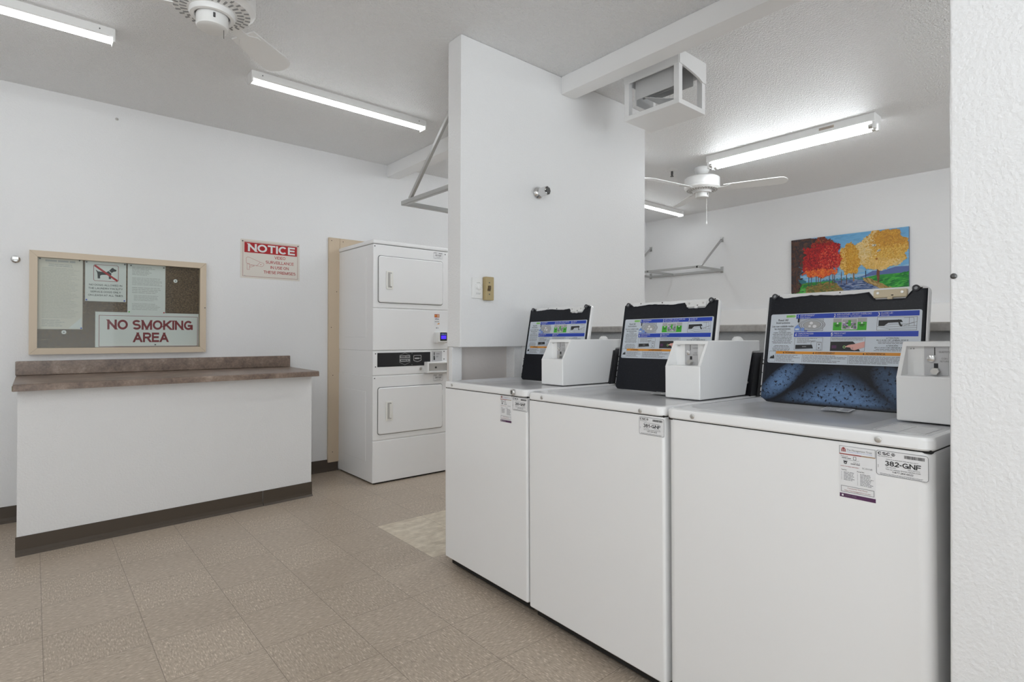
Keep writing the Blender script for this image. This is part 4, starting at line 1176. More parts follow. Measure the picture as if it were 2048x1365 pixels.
    def strike(b):
        rg = lambda e, z: [(x, y, z) for x, y in rr(sx0 + e, sx1 - e, lh - 0.034 + e, lh - 0.008 - e, 0.004)]
        loft(b, [rg(0, 0.008), rg(0, 0.014), rg(0.002, 0.016)])
        rbox(b, (sx0 + sx1) / 2 - 0.006, (sx0 + sx1) / 2 + 0.008, lh - 0.040, lh - 0.033, 0.009, 0.018, 0.001, 1)
        for q in (0.14, 0.86):
            cyl(b, (sx0 + (sx1 - sx0) * q, lh - 0.019, 0.0155), (sx0 + (sx1 - sx0) * q, lh - 0.019, 0.0175), 0.0042, n=12, mi=1)
        rbox(b, (sx0 + sx1) / 2 + 0.004, (sx0 + sx1) / 2 + 0.010, lh - 0.029, lh - 0.026, 0.0155, 0.0168, mi=2)
    part('lid_strike', strike, [AGED if tinted else PLASTIC, STEEL, CHIP], lid)
    for x in (0.030, lw * 0.93):
        part('lid_bumper', lambda b: (lathe(b, [(0.010, 0.008), (0.010, 0.018), (0.0055, 0.019), (0.0055, 0.016)], (x, lh - 0.009, 0), (0, 0, 1), 16, cap1=False), cyl(b, (x, lh - 0.009, 0.009), (x, lh - 0.009, 0.0165), 0.0052, n=12, mi=1)), [mat('grey_rubber', (0.05, 0.05, 0.055, 1), 0.6), mat('bumper_core', (0.35, 0.36, 0.38, 1), 0.5)], lid)
    # chips in the enamel along the lid edges
    def liner_chips(b):
        liner(b)
        for f in b.faces:
            f.material_index = 0
        for k in range(26):
            if R.random() < 0.5:
                x, y = R.choice((R.uniform(0.02, 0.05), R.uniform(sx1 + 0.01, lw - 0.015), R.uniform(0.02, lw - 0.02))), lh - R.uniform(0.004, 0.010)
            else:
                x, y = R.choice((0.004, lw - 0.004)), R.uniform(0.01, 0.16)
            r_ = R.uniform(0.0015, 0.0045)
            f = b.faces.new([b.verts.new((x + r_ * R.uniform(0.5, 1.2) * math.cos(a), y + r_ * R.uniform(0.5, 1.2) * math.sin(a), 0.0092)) for a in [2 * math.pi * i / 7 for i in range(7)]])
            f.material_index = 1
    part('lid_liner', liner_chips, [LINER_BLUE if tinted else LINER, CHIP], lid, angle=20, label='dark navy enamel inner face' + (' with pale blue detergent film' if tinted else ''))
    # coin box
    c0, c1 = coin_u
    def coin(b):
        y0, y1, z0, zm, z1, yb = 0.212, 0.56, 0.9165, 1.030, 1.116, 0.268
        prism(b, [(y0, z0), (y0, zm), (yb, zm), (yb, z1), (0.605, z1), (0.605, 1.074), (0.552, 1.074), (0.500, z0)], 'x', c0, c1)
        bmesh.ops.recalc_face_normals(b, faces=b.faces)
        bmesh.ops.bevel(b, geom=list(b.edges), offset=0.004, segments=3, profile=0.5, affect='EDGES')
        for a in (c0, c1 - 0.010):
            prism(b, [(y0 + 0.001, zm - 0.006), (yb + 0.01, zm - 0.006), (yb + 0.01, z1 - 0.001), (yb - 0.003, z1 - 0.001)], 'x', a + 0.0004, a + 0.0096)
        prism(b, [(yb - 0.012, z1 - 0.012), (yb + 0.01, z1 - 0.012), (yb + 0.01, z1 - 0.001), (yb - 0.004, z1 - 0.001)], 'x', c0 + 0.008, c1 - 0.008)
    cb = part('coin_box', coin, ENAMEL2)
    s = Sheet((c0 + 0.046, 0.2675, 1.0315), (1, 0, 0), (0, 0, 1), 0.050, 0.078, 0.002, [MATS['coin_plate']], r=0.002)
    s.rect(0.021, 0.050, 0.0232, 0.070, INK); s.rect(0.020, 0.008, 0.029, 0.030, INK); s.text('QUARTERS', 0.031, 0.056, 0.005, GINK, w=0.022); s.text('COIN', 0.036, 0.040, 0.004, GINK, w=0.012); s.text('RETURN', 0.033, 0.033, 0.004, GINK, w=0.018)
    pl = s.done('coin_slide', cb)
    part('bolt', lambda b: lathe(b, [(0.0085, 0.0), (0.0085, 0.005), (0.003, 0.007)], (c0 + 0.061, 0.2655, 1.073), (0, -1, 0), 14), CHROME, pl)
    part('return_button', lambda b: cyl(b, (c0 + 0.071, 0.2655, 1.042), (c0 + 0.071, 0.250, 1.042), 0.009, n=6), STEEL, pl)
    part('lock_cap', lambda b: lathe(b, [(0.020, 0.0), (0.020, 0.005), (0.015, 0.010), (0.012, 0.014), (0.004, 0.015)], (c1 - 0.030, 0.500, 1.1155), (0, 0, 1), 14), PLASTIC, cb)
    part('mark', lambda b: [rbox(b, c0 + 0.016 + q, c0 + 0.0185 + q, 0.2662, 0.2678, 1.096, 1.0995) for q in (0, 0.006)], LINK, cb)
    # stickers on the front
    for kind, x, z, ww, hh in mgmt:
        if kind == 'csc':
            csc(ww, hh, (x, 0.0028, z), (1, 0, 0), (0, 0, 1), code, t)
        else:
            management_sticker(t, ww, hh, (x, 0.0028, z), (1, 0, 0), (0, 0, 1))
    return t
b_ = 0.045
ang = math.atan2(-1, -b_)
G = 'top-loading coin washers in a row'
washer('white coin washing machine with open lid, farthest of the row, beside the partition wall', (1.5385, 2.300, 0.0), (0, -0.0100, ang), 0.642, (0.012, 0.478), (0.488, 0.628), '380-GNF',
       [('m', 0.462, 0.766, 0.076, 0.113), ('csc', 0.546, 0.822, 0.098, 0.056)], [(0.082, 0.898, 's'), (0.560, 0.898, 'lock')], False, 0.484, G)
washer('white coin washing machine with open lid, middle of the row of three', (1.5090, 1.654, 0.0), (0, -0.0100, ang), 0.660, (0.018, 0.505), (0.508, 0.648), '381-GNF',
       [('csc', 0.562, 0.8165, 0.098, 0.057)], [(0.092, 0.896, 's'), (0.572, 0.892, 's')], False, 0.505, G)
washer('white coin washing machine with blue-stained open lid, nearest of the row, beside the stub wall', (1.4795, 0.990, 0.005), (0, -0.0085, ang), 0.682, (0.022, 0.522), (0.548, 0.676), '382-GNF',
       [('m', 0.496, 0.749, 0.076, 0.121), ('csc', 0.573, 0.815, 0.100, 0.057)], [(0.098, 0.896, 's'), (0.580, 0.896, 's')], True, 0.525, G)

# ------------------------------------------------------------------ light fittings
def strip_light(label, x0, x1, y, lens=None, group='strip lights'):
    t = thing('strip_light', label, 'ceiling light', ((x0 + x1) / 2, y, CH), group=group)
    hw = (x1 - x0) / 2
    b = bmesh.new(); prism(b, [(-0.038, 0), (0.038, 0), (0.036, -0.036), (0.030, -0.042), (-0.030, -0.042), (-0.036, -0.036)], 'x', -hw, hw)
    obj('housing', b, PLASTIC, t, angle=20)
    b = bmesh.new()
    pr = [(0.028 * math.cos(a), -0.0421 - 0.020 * math.sin(a)) for a in [math.pi * i / 10 for i in range(11)]]
    prism(b, pr, 'x', -hw + 0.008, hw - 0.008)
    obj('lens', b, lens or LENS, t, angle=40, label='glowing white diffuser')
    for e in (-1, 1):
        b = bmesh.new(); rbox(b, min(e * (hw + 0.003), e * (hw - 0.008)), max(e * (hw + 0.003), e * (hw - 0.008)), -0.039, 0.039, -0.064, -0.001, 0.002, 1)
        obj('end_cap', b, PLASTIC, t)
    for e in (-0.9, 0.9):
        b = bmesh.new(); cyl(b, (e * hw, -0.037, -0.018), (e * hw, -0.040, -0.018), 0.003, n=8)
        obj('screw', b, DSTEEL, t)
    return t
strip_light('glowing white strip light on the ceiling, cut by the left edge of the photo', -0.92, 0.300, 3.44)
strip_light('glowing white strip light on the ceiling left of the partition, above the bulletin board wall', 0.945, 2.110, 3.44)
strip_light('glowing white strip light on the far ceiling, just past the partition edge', 4.80, 6.02, 3.84)
strip_light('strip light on the ceiling behind the photographer, nearer the left wall', -1.75, -0.53, 1.75, LENS_FILL)  # these unseen fill lights are added to brighten and even out the room
strip_light('strip light on the ceiling hidden behind the partition', 2.65, 3.87, 3.05, LENS_FILL)
strip_light('strip light on the ceiling above and behind the photographer', -1.75, -0.53, 0.20, LENS_FILL)
strip_light('strip light on the ceiling near the storefront window, left one', -0.6, 0.62, -1.15, LENS_FILL)
strip_light('strip light on the ceiling near the storefront window, right one', 3.0, 4.22, -1.0, LENS_FILL)
# two-lamp fixture over the far side of the room
TF = (4.385, 1.890, CH)
t = thing('tube_light_fixture', 'white ceiling fixture with two bare glowing tubes above the washers', 'ceiling light', TF)
b = bmesh.new(); rbox(b, -0.066, 0.066, -0.625, 0.625, -0.056, 0, 0.003, 1)
obj('housing', b, PLASTIC, t, angle=25)
for x in (-0.036, 0.036):
    b = bmesh.new(); cyl(b, (x, -0.580, -0.082), (x, 0.580, -0.082), 0.0165, n=20)
    obj('lamp_tube', b, TUBE, t, label='glowing fluorescent tube')
    for e in (-1, 1):
        b = bmesh.new(); cyl(b, (x, e * 0.579, -0.082), (x, e * 0.606, -0.082), 0.0170, n=18)
        obj('tube_cap', b, STEEL, t)
        b = bmesh.new(); rbox(b, x - 0.017, x + 0.017, e * 0.604 if e > 0 else -0.624, 0.624 if e > 0 else -0.604, -0.104, -0.052, 0.005, 2)
        obj('lamp_holder', b, PLASTIC, t)
s = Sheet((-0.0658, -0.27, -0.034), (0, -1, 0), (0, 0, 1), 0.10, 0.018, 0.0004, [mat('tan_label', rgb(176, 160, 144), 0.6)])
s.lines(0.004, 0.002, 0.095, 0.016, 3, GINK, seed=71)
s.done('maker_label', t, label='small tan label')

# ------------------------------------------------------------------ ceiling fans
def fan(label, x, y, zb, ang0, rad, rod):
    """zb: underside of the switch housing."""
    t = thing('ceiling_fan', label, 'ceiling fan', (x, y, CH), group='white ceiling fans')
    z = zb - CH
    b = bmesh.new(); lathe(b, [(0.062, -0.0), (0.066, -0.016), (0.058, -0.040), (0.036, -0.062), (0.020, -0.066)], (0, 0, 0), n=32)
    obj('canopy', b, FANW, t)
    b = bmesh.new(); cyl(b, (0, 0, -0.06), (0, 0, z + 0.185), 0.012, n=16)
    obj('downrod', b, FANW, t)
    mt = z + 0.190
    b = bmesh.new()
    lathe(b, [(0.030, mt), (0.140, mt - 0.004), (0.153, mt - 0.014), (0.154, mt - 0.075), (0.150, mt - 0.082), (0.155, mt - 0.088), (0.153, mt - 0.100), (0.135, mt - 0.116), (0.080, mt - 0.122)], (0, 0, 0), n=48)
    obj('motor_housing', b, FANW, t)
    b = bmesh.new()
    for k in range(28):
        a = 2 * math.pi * k / 28
        for r0, r1, zz in ((0.088, 0.112, -0.1195), (0.116, 0.134, -0.1170)):
            a2 = a + (0.11 if r0 > 0.1 else 0)
            M = Matrix.Translation((0, 0, mt + zz)) @ Matrix.Rotation(a2, 4, 'Z')
            rbox(b, r0, r1, -0.0035, 0.0035, -0.0022, 0.002, 0.0, 1, 0, M)
    obj('vent_slots', b, FANDK, t, kind='stuff')
    b = bmesh.new(); lathe(b, [(0.080, mt - 0.118), (0.082, mt - 0.134), (0.078, mt - 0.142), (0.064, mt - 0.142), (0.060, mt - 0.134)], (0, 0, 0), n=36, cap1=False)
    obj('blade_hub', b, [FANW], t)
    b = bmesh.new(); lathe(b, [(0.052, mt - 0.132), (0.057, mt - 0.138), (0.057, mt - 0.178), (0.055, mt - 0.184), (0.044, mt - 0.190), (0.004, mt - 0.191)], (0, 0, 0), n=36)
    sw = obj('switch_housing', b, PLASTIC, t)
    b = bmesh.new(); rbox(b, -0.010, -0.002, -0.060, -0.0555, mt - 0.166, mt - 0.148, 0.001, 1)
    obj('reverse_switch', b, DSTEEL, sw)
    for k in range(3):
        a = ang0 + math.pi * 2 / 3 * k
        M = Matrix.Translation((0, 0, mt - 0.112)) @ Matrix.Rotation(a, 4, 'Z') @ Matrix.Rotation(math.radians(-13), 4, 'X')
        b = bmesh.new()
        o0 = [(0.13, -0.018), (0.20, -0.022), (0.23, -0.045), (0.25, -0.045), (0.25, 0.045), (0.23, 0.045), (0.20, 0.022), (0.13, 0.018)]
        prism(b, o0, 'z', -0.0035, -0.0005)
        bmesh.ops.transform(b, matrix=M, verts=b.verts)
        ir = obj('blade_iron', b, FANW, t, angle=0)
        b = bmesh.new()
        pts = [(0.19, -0.052), (rad - 0.09, -0.064)] + [(rad - 0.06 + 0.06 * math.cos(q), 0.064 * math.sin(q)) for q in [math.radians(-75 + 15 * i) for i in range(11)]] + [(rad - 0.09, 0.064), (0.19, 0.052)]
        prism(b, pts, 'z', 0.0, 0.006)
        bmesh.ops.transform(b, matrix=M, verts=b.verts)
        obj('blade', b, FANW, t, angle=0)
    # pull chain
    b = bmesh.new()
    L_ = 0.032 if rod else 0.200
    cyl(b, (0.035, -0.025, mt - 0.188), (0.035, -0.025, mt - 0.190 - L_), 0.0012 if rod else 0.0022, n=6)
    ch = obj('pull_chain', b, DSTEEL if rod else STEEL, t)
    if not rod:
        b = bmesh.new(); lathe(b, [(0.001, 0), (0.004, -0.008), (0.0075, -0.022), (0.006, -0.032), (0.002, -0.036)], (0.035, -0.025, mt - 0.190 - L_), n=14)
        obj('pull_bead', b, PLASTIC, ch)
    return t
fan('white ceiling fan overhead at the upper left, between the strip lights', 0.524, 2.415, 2.330, math.radians(41), 0.50, True)
fan('white ceiling fan with long pull chain in the far room, past the partition', 4.595, 2.715, 2.386, math.radians(-69), 0.70, False)

# ------------------------------------------------------------------ wooden box around the ceiling vent
VB = (2.72, 1.845, CH)
t = thing('vent_box', 'white open-sided wooden box around a ceiling vent beside the beam', 'vent box', VB)
vx0, vx1, vy0, vy1, vz0 = 2.590, 2.850, 1.665, 2.025, 2.378
def vpart(name, fn, m, **kw):
    b = bmesh.new(); fn(b)
    return obj(name, b, m, t, off=VB, **kw)
PW = 0.032
for x, y in ((vx0, vy0), (vx1 - PW, vy0), (vx0, vy1 - PW), (vx1 - PW, vy1 - PW)):
    vpart('post', lambda b: rbox(b, x, x + PW, y, y + PW, vz0 + 0.026, CH, 0.001, 1), SMOOTHW)
vpart('bottom_panel', lambda b: rbox(b, vx0, vx1, vy0, vy1, vz0, vz0 + 0.026, 0.001, 1), SMOOTHW)
vpart('fascia', lambda b: rbox(b, vx0 - 0.004, vx0 + 0.008, vy0, vy1, 2.590, CH, 0.001, 1), SMOOTHW)
vpart('fascia', lambda b: rbox(b, vx1 - 0.008, vx1 + 0.004, vy0, vy1, 2.590, CH, 0.001, 1), SMOOTHW)
arch = [(vx0, CH), (vx1, CH), (vx1, 2.548), (vx1 - PW, 2.548)] + [(vx1 - PW - (vx1 - vx0 - 2 * PW) * q, 2.548 + 0.040 * q ** 0.6) for q in (0.2, 0.4, 0.6, 0.8, 1.0)] + [(vx0, 2.590)]
vpart('fascia', lambda b: prism(b, arch, 'y', vy0 - 0.006, vy0 + 0.006), SMOOTHW, angle=0)
vpart('fascia', lambda b: rbox(b, vx0, vx1, vy1 - 0.008, vy1 + 0.004, 2.590, CH, 0.001, 1), SMOOTHW)
vpart('duct_collar', lambda b: [rbox(b, *q) for q in ((2.635, 2.638, 1.71, 1.98, 2.50, CH), (2.80, 2.803, 1.71, 1.98, 2.54, CH), (2.638, 2.80, 1.975, 1.98, 2.47, CH), (2.70, 2.703, 1.72, 1.975, 2.52, CH))], SHEETMETAL, angle=0)
vpart('deflector', lambda b: prism(b, [(vy0 + 0.02, 2.415), (vy1 - 0.10, 2.500), (vy1 - 0.10, 2.503), (vy0 + 0.02, 2.418)], 'x', 2.64, 2.81), SHEETMETAL, angle=0)

# ------------------------------------------------------------------ sprinklers and small wall hardware
t = thing('ceiling_sprinkler', 'small sprinkler head with white rose on the far ceiling left of the fan', 'sprinkler', (4.43, 2.92, CH))
b = bmesh.new(); lathe(b, [(0.046, 0.0), (0.044, -0.006), (0.030, -0.014), (0.012, -0.018)], (0, 0, 0), n=24)
obj('escutcheon', b, PLASTIC, t)
b = bmesh.new(); cyl(b, (0, 0, -0.016), (0, 0, -0.050), 0.010, n=12); cyl(b, (0, 0, -0.062), (0, 0, -0.066), 0.015, n=14); rbox(b, -0.010, -0.006, -0.003, 0.003, -0.062, -0.048); rbox(b, 0.006, 0.010, -0.003, 0.003, -0.062, -0.048)
obj('sprinkler_head', b, DSTEEL, t)
SP = (2.165, PY0, 1.945)
t = thing('wall_sprinkler', 'chrome sidewall sprinkler sticking out of the partition', 'sprinkler', SP)
b = bmesh.new(); lathe(b, [(0.034, 0.0), (0.035, 0.006), (0.031, 0.014), (0.024, 0.020)], (0, 0, 0), (0, -1, 0), 28)
obj('escutcheon', b, CHROME, t)
b = bmesh.new(); lathe(b, [(0.019, 0.016), (0.019, 0.024), (0.027, 0.030), (0.027, 0.074), (0.0255, 0.078), (0.023, 0.078), (0.021, 0.060), (0.004, 0.058)], (0, 0, 0), (0, -1, 0), 8)
obj('sprinkler_body', b, CHROME, t, angle=20)
b = bmesh.new(); cyl(b, (0, -0.058, 0), (0, -0.080, 0), 0.006, n=10); cyl(b, (0, -0.080, 0), (0, -0.083, 0), 0.015, n=14)
obj('deflector', b, DSTEEL, t)
t = thing('wall_sprinkler', 'chrome sidewall sprinkler on the back wall left of the bulletin board', 'sprinkler', (-0.085, YB, 1.592))
b = bmesh.new(); lathe(b, [(0.022, 0.0), (0.022, 0.006), (0.014, 0.014)], (0, 0, 0), (0, -1, 0), 20)
obj('escutcheon', b, CHROME, t)
b = bmesh.new(); cyl(b, (0, -0.012, 0), (0, -0.035, 0), 0.009, n=10); cyl(b, (-0.008, -0.035, 0), (-0.010, -0.052, 0), 0.003, n=8); cyl(b, (0.008, -0.035, 0), (0.010, -0.052, 0), 0.003, n=8); rbox(b, -0.014, 0.014, -0.056, -0.052, -0.006, 0.010)
obj('sprinkler_head', b, STEEL, t)
b = bmesh.new(); lathe(b, [(0.010, 0.0), (0.009, 0.004), (0.005, 0.006), (0.005, 0.014), (0.003, 0.016)], (0.414, YB, 2.573), (0, -1, 0), 14)
tag(obj('wall_screw', b, STEEL, off=(0.414, YB, 2.573)), 'small lone screw high on the back wall near the ceiling', 'screw')
b = bmesh.new(); lathe(b, [(0.006, 0.0), (0.0055, 0.003), (0.003, 0.005)], (1.4205, 0.276, 1.262), (-1, 0, 0), 12)
tag(obj('wall_screw', b, DSTEEL, off=(1.4205, 0.276, 1.262)), 'small dark screw on the edge of the near stub wall at the right', 'screw')
# timer switch and almond box
TS = (1.734, PY0, 1.382)
t = thing('timer_switch', 'white rotary timer switch plate on the partition', 'switch', TS)
b = bmesh.new(); rbox(b, -0.035, 0.035, -0.007, 0.0, -0.054, 0.054, 0.004, 2)
obj('cover_plate', b, PLASTIC, t)
b = bmesh.new(); lathe(b, [(0.017, 0.006), (0.016, 0.014), (0.013, 0.018), (0.003, 0.019)], (0.006, 0, 0.006), (0, -1, 0), 22); rbox(b, 0.0045, 0.0075, -0.022, -0.018, -0.008, 0.020)
obj('dial', b, PLASTIC, t)
s = Sheet((-0.014, -0.0068, -0.034), UX, VZ, 0.040, 0.066, 0.0010, [PLASTIC]); s.lines(0.004, 0.001, 0.036, 0.010, 2, LINK, seed=3); s.lines(0.008, 0.058, 0.032, 0.064, 1, LINK, seed=4)
for k in range(9):
    a = math.radians(-40 + 32 * k)
    s.line(0.020 + 0.0195 * math.cos(a), 0.040 + 0.0195 * math.sin(a), 0.020 + 0.0225 * math.cos(a), 0.040 + 0.0225 * math.sin(a), 0.0009, GINK)
s.done('scale_print', t)
t = thing('control_box', 'almond plastic switch box on the partition, right beside the white timer', 'switch', (1.797, PY0, 1.381))
b = bmesh.new(); rbox(b, -0.026, 0.026, -0.032, 0.0, -0.061, 0.061, 0.004, 2)
obj('box_cover', b, ALMOND, t)
b = bmesh.new(); rbox(b, -0.014, -0.002, -0.042, -0.031, -0.006, 0.014, 0.001, 1)
obj('toggle', b, mat('brown_plastic', rgb(92, 74, 46), 0.5), t)
b = bmesh.new()
for z in (0.030, -0.030):
    cyl(b, (-0.006, -0.0318, z), (-0.006, -0.034, z), 0.0035, n=10)
obj('screw', b, DSTEEL, t)
s = Sheet((-0.018, -0.0318, -0.014), UX, VZ, 0.020, 0.012, 0.0010, [MATS['brown_plastic']])
s.done('switch_slot', t)

# ------------------------------------------------------------------ garment racks
def rack(label, loc, rot, length, depth, rise, bars):
    """frame against a wall: local y = 0 is the wall, it reaches to y = -depth; x from 0 to length."""
    t = thing('drying_rack', label, 'drying rack', loc, (0, 0, rot), group='wall-hung drying racks')
    q = 0.012
    def bar(name, p0, p1, w_=0.024, h_=0.026):
        b = bmesh.new()
        p0, p1 = Vector(p0), Vector(p1)
        d = (p1 - p0)
        L_ = d.length
        d.normalize()
        up = Vector((0, 0, 1)) if abs(d.z) < 0.8 else Vector((1, 0, 0))
        sx = d.cross(up).normalized()
        u2 = sx.cross(d)
        M = Matrix(((d.x, sx.x, u2.x, p0.x), (d.y, sx.y, u2.y, p0.y), (d.z, sx.z, u2.z, p0.z), (0, 0, 0, 1)))
        rbox(b, 0, L_, -w_ / 2, w_ / 2, -h_ / 2, h_ / 2, 0.002, 1, 0, M)
        return obj(name, b, GALV, t)
    bar('rail', (0, -q, 0), (length, -q, 0))
    bar('rail', (0, -depth, 0), (length, -depth, 0))
    for x in bars:
        bar('cross_bar', (x, -0.002, 0.001), (x, -depth - 0.012, 0.001))
    for x in (bars[0], bars[-1]):
        bar('strut', (x, -depth * 0.86, 0.012), (x, -0.012, rise), 0.018, 0.022)
        b = bmesh.new(); rbox(b, x - 0.020, x + 0.020, -0.006, 0.0, rise - 0.03, rise + 0.03, 0.001, 1); cyl(b, (x, -0.006, rise + 0.012), (x, -0.012, rise + 0.012), 0.007, n=8); rbox(b, x - 0.018, x + 0.018, -0.006, 0.0, -0.030, 0.045, 0.001, 1)
        obj('wall_bracket', b, GALV, t)
    return t
rack('galvanized drying rack on the far side of the partition, above the stacked dryer', (1.645 + 1.40, PY1, 1.918), math.pi, 1.40, 0.50, 0.40, [0.013, 0.70, 1.387])
rack('galvanized drying rack on the far wall, left of the autumn painting', (XR, 4.46, 1.924), -math.pi / 2, 1.04, 0.545, 0.37, [0.013, 0.36, 1.027])

# ------------------------------------------------------------------ painting
PT = (XR, 2.615, 1.560)
t = thing('painting', 'unframed canvas of red and yellow autumn trees along a path on the far wall', 'painting', PT)
pw, ph = 1.067, 0.614
b = bmesh.new(); rbox(b, -0.022, 0.0, -pw, 0, 0, ph, 0.001, 1)
obj('stretched_canvas', b, mat('canvas_edge', rgb(92, 102, 126), 0.6), t, angle=0)
class Dabs:
    def __init__(s):
        s.v, s.f, s.c, s.k = [], [], [], 0
    def add(s, pts, col, jit=0.10):
        j_ = 1 + R.uniform(-jit, jit)
        c = tuple(min(1, lin(q) * j_ * 0.95) for q in col)
        d = -0.0226 - 0.0000004 * s.k
        s.k += 1
        n = len(s.v)
        for x, y in pts:
            x = min(1, max(0, x)); y = min(1, max(0, y))
            s.v.append((d, -x * pw, y * ph)); s.c.append((*c, 1))
        s.f.append(tuple(range(n, n + len(pts))))
    def dab(s, x, y, l, w, a, col, jit=0.12):
        ca, sa = math.cos(a), math.sin(a)
        q = []
        for p, r_ in ((-l, 0), (-l * .5, -w), (l * .5, -w), (l, 0), (l * .5, w), (-l * .5, w)):
            q.append((x + (p * ca - r_ * sa) / pw, y + (p * sa + r_ * ca) / ph))
        s.add(q, col, jit)
    def blob(s, cx, cy, rx, ry, n, cols, l=0.018, w=0.008, p=0.5):
        for i in range(n):
            rr_ = R.random() ** p
            a = R.uniform(0, 2 * math.pi)
            rr_ *= 1 + 0.07 * math.sin(7 * a + cx * 40) + 0.05 * math.sin(13 * a + 2) + R.uniform(-0.05, 0.05)
            x, y = cx + rx * rr_ * math.cos(a), cy + ry * rr_ * math.sin(a)
            s.dab(x, y, l * R.uniform(.6, 1.3), w * R.uniform(.6, 1.3), R.uniform(0, 3.14), cols(x, y) if callable(cols) else R.choice(cols))
R = random.Random(11)
D = Dabs()
D.add([(0, 0), (1, 0), (1, 1), (0, 1)], (112, 172, 214), 0)
for i in range(500):
    y = R.uniform(0.28, 1)
    D.dab(R.random(), y, 0.04, 0.008, R.uniform(-.2, .2), (100 + 70 * (1 - y), 165 + 30 * (1 - y), 212))
D.add([(0, 0), (1, 0), (1, 0.30), (0.75, 0.29), (0.62, 0.25), (0.4, 0.24), (0, 0.24)], (46, 140, 52), 0)
D.add([(0.58, 0.26), (0.66, 0.30), (0.72, 0.36), (0.80, 0.35), (0.90, 0.40), (1, 0.395), (1, 0.30), (0.75, 0.29)], (86, 104, 156), 0)
D.add([(0.05, 0.27), (0.10, 0.30), (0.14, 0.27), (0.14, 0.23), (0.05, 0.2)], (50, 116, 130), 0)
for x in range(12):
    D.add([(0.28 + 0.03 * x, 0.24), (0.30 + 0.03 * x, 0.275 + 0.012 * R.random()), (0.33 + 0.03 * x, 0.24)], (62, 124, 136))
for i in range(700):
    x, y = R.uniform(0.60, 1.0), R.uniform(0, 0.31)
    if y < 0.20 + 0.11 * (x - 0.55) / 0.45 * 1.0:
        D.dab(x, y, 0.025, 0.006, R.uniform(.05, .4), R.choice([(24, 128, 44), (40, 150, 48), (16, 106, 44), (70, 168, 60)]))
for i in range(700):
    x, y = R.uniform(0, 0.5), R.uniform(0, 0.22)
    D.dab(x, y, 0.025, 0.006, R.uniform(-.3, .5), R.choice([(60, 166, 62), (40, 140, 50), (88, 178, 78), (96, 130, 56), (30, 112, 50)]))
for i in range(420):
    x = R.uniform(0.15, 0.52)
    D.dab(x, R.uniform(0.03, 0.22) * (1 - abs(x - 0.34) * 1.4), 0.02, 0.006, R.uniform(-.5, .5), R.choice([(132, 110, 52), (110, 104, 50), (150, 124, 66), (84, 96, 44)]))
D.add([(0.40, 0.235), (0.55, 0.25), (0.66, 0.225), (0.76, 0.12), (0.88, 0.0), (0.50, 0.0), (0.47, 0.1)], (86, 110, 150), 0)
for i in range(420):
    y = R.uniform(0, 0.235)
    xl, xr = 0.50 - 0.10 * (y / 0.235) ** 2, 0.87 - 0.24 * y / 0.235
    D.dab(R.uniform(xl, xr), y, 0.03, 0.004, R.uniform(-.15, .15), R.choice([(52, 76, 124), (88, 112, 156), (140, 150, 176), (36, 60, 104), (112, 128, 160)]))
for i in range(260):
    k = R.random()
    D.dab(0.66 + 0.24 * k + R.uniform(-.02, .03), 0.235 - 0.235 * k + R.uniform(-.02, .02), 0.02, 0.005, -0.7, R.choice([(160, 130, 74), (128, 108, 58), (176, 150, 96)]))
# trunks
def trunk(x, y0, y1, w_, col):
    for i in range(40):
        D.dab(x + R.uniform(-w_, w_) * .6, R.uniform(y0, y1), 0.025, w_ * 0.55, 1.57 + R.uniform(-.1, .1), col)
trunk(0.765, 0.20, 0.44, 0.012, (120, 72, 48)); trunk(0.565, 0.23, 0.42, 0.006, (150, 118, 84))
for x in (0.165, 0.19, 0.235, 0.255, 0.275, 0.355, 0.385, 0.40, 0.46, 0.505):
    trunk(x, 0.20, 0.36, 0.0028, R.choice([(96, 60, 40), (120, 84, 60), (70, 66, 84)]))
trunk(0.665, 0.28, 0.34, 0.003, (44, 50, 74))
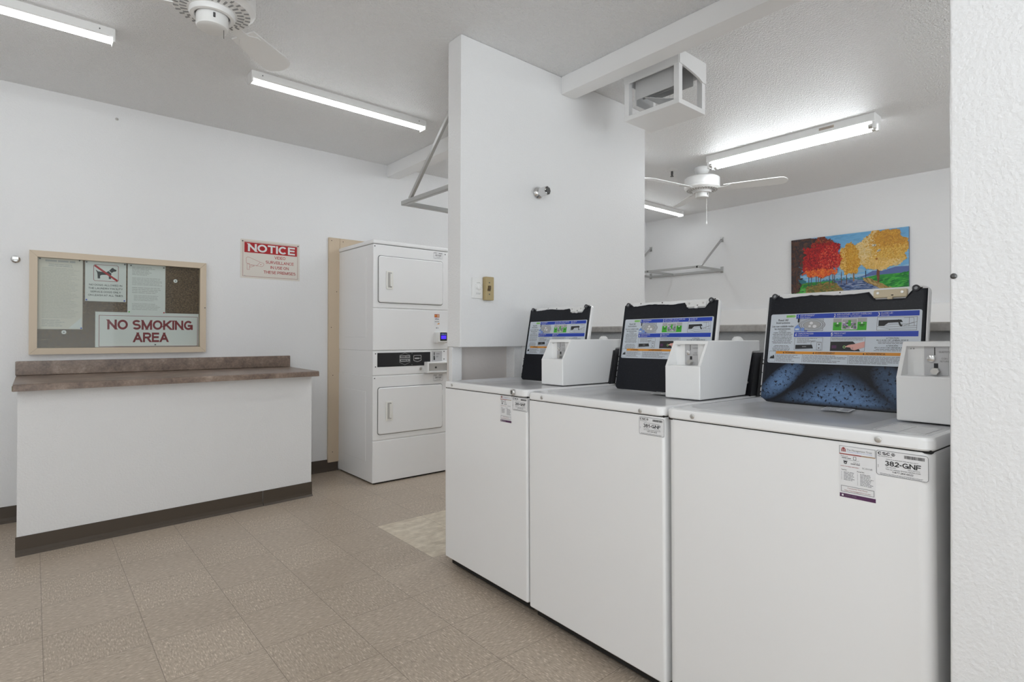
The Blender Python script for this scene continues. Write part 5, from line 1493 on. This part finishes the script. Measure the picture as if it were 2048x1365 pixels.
# yellow tree in the middle, big yellow tree at the right, red tree, dark tree at the edge
D.blob(0.535, 0.585, 0.095, 0.245, 2600, lambda x, y: R.choice([(206, 152, 46), (192, 134, 36), (222, 176, 84), (226, 188, 110)] if x < 0.5 else [(206, 152, 46), (190, 132, 34), (214, 166, 62)]), 0.010, 0.0042)
D.blob(0.80, 0.69, 0.195, 0.30, 6500, lambda x, y: R.choice([(224, 194, 128), (214, 178, 104), (228, 202, 146)] if (x + R.gauss(0, 0.035) < 0.71 or y + R.gauss(0, 0.03) < 0.50) else ([(196, 140, 40), (208, 156, 52), (184, 128, 40)] if y + R.gauss(0, 0.04) > 0.72 else [(212, 166, 66), (220, 180, 88), (200, 148, 52)])), 0.012, 0.0048)
D.blob(0.76, 0.47, 0.12, 0.08, 300, [(224, 186, 110), (214, 170, 84)], 0.014, 0.006)
D.blob(0.26, 0.66, 0.185, 0.33, 7000, lambda x, y: R.choice([(222, 96, 34), (206, 60, 34), (226, 122, 48)] if y + R.gauss(0, 0.06) < 0.40 and R.random() < .6 else ([(150, 18, 24), (178, 24, 24), (128, 14, 24), (196, 34, 28)] if y + R.gauss(0, 0.03) < 0.89 else [(120, 50, 30), (150, 76, 40), (96, 40, 32)])), 0.011, 0.0046)
D.blob(0.36, 0.60, 0.10, 0.24, 220, [(212, 60, 40), (214, 92, 66), (196, 36, 30)], 0.010, 0.004)
D.blob(0.27, 0.39, 0.16, 0.06, 160, [(226, 118, 42), (214, 84, 34)], 0.014, 0.006)
D.blob(0.05, 0.95, 0.16, 0.12, 500, [(64, 48, 46), (84, 54, 42), (52, 44, 48)], 0.018, 0.008)
for i in range(900):
    y = R.uniform(0.08, 1)
    D.dab(abs(R.gauss(0, 0.035 + 0.04 * y ** 3)), y, 0.02, 0.008, R.uniform(0, 3.1), R.choice([(60, 46, 46), (78, 54, 44), (48, 42, 46), (92, 60, 48)]))
# bare patches and a knot in the big yellow tree
for x, y, a in ((0.735, 0.765, 0.1), (0.772, 0.675, 0.5)):
    D.dab(x, y, 0.020, 0.010, a, (206, 206, 190)); D.dab(x + 0.004, y, 0.014, 0.003, 1.2 if a < .3 else .7, (70, 70, 60))
D.dab(0.755, 0.545, 0.010, 0.010, 0, (170, 110, 40))
me = bpy.data.meshes.new('painted_surface')
me.from_pydata(D.v, [], D.f)
ca = me.color_attributes.new('Col', 'FLOAT_COLOR', 'POINT')
for i, c in enumerate(D.c):
    ca.data[i].color = c
me.materials.append(PAINTM)
o = bpy.data.objects.new('painted_surface', me)
COL.objects.link(o)
o.parent = t
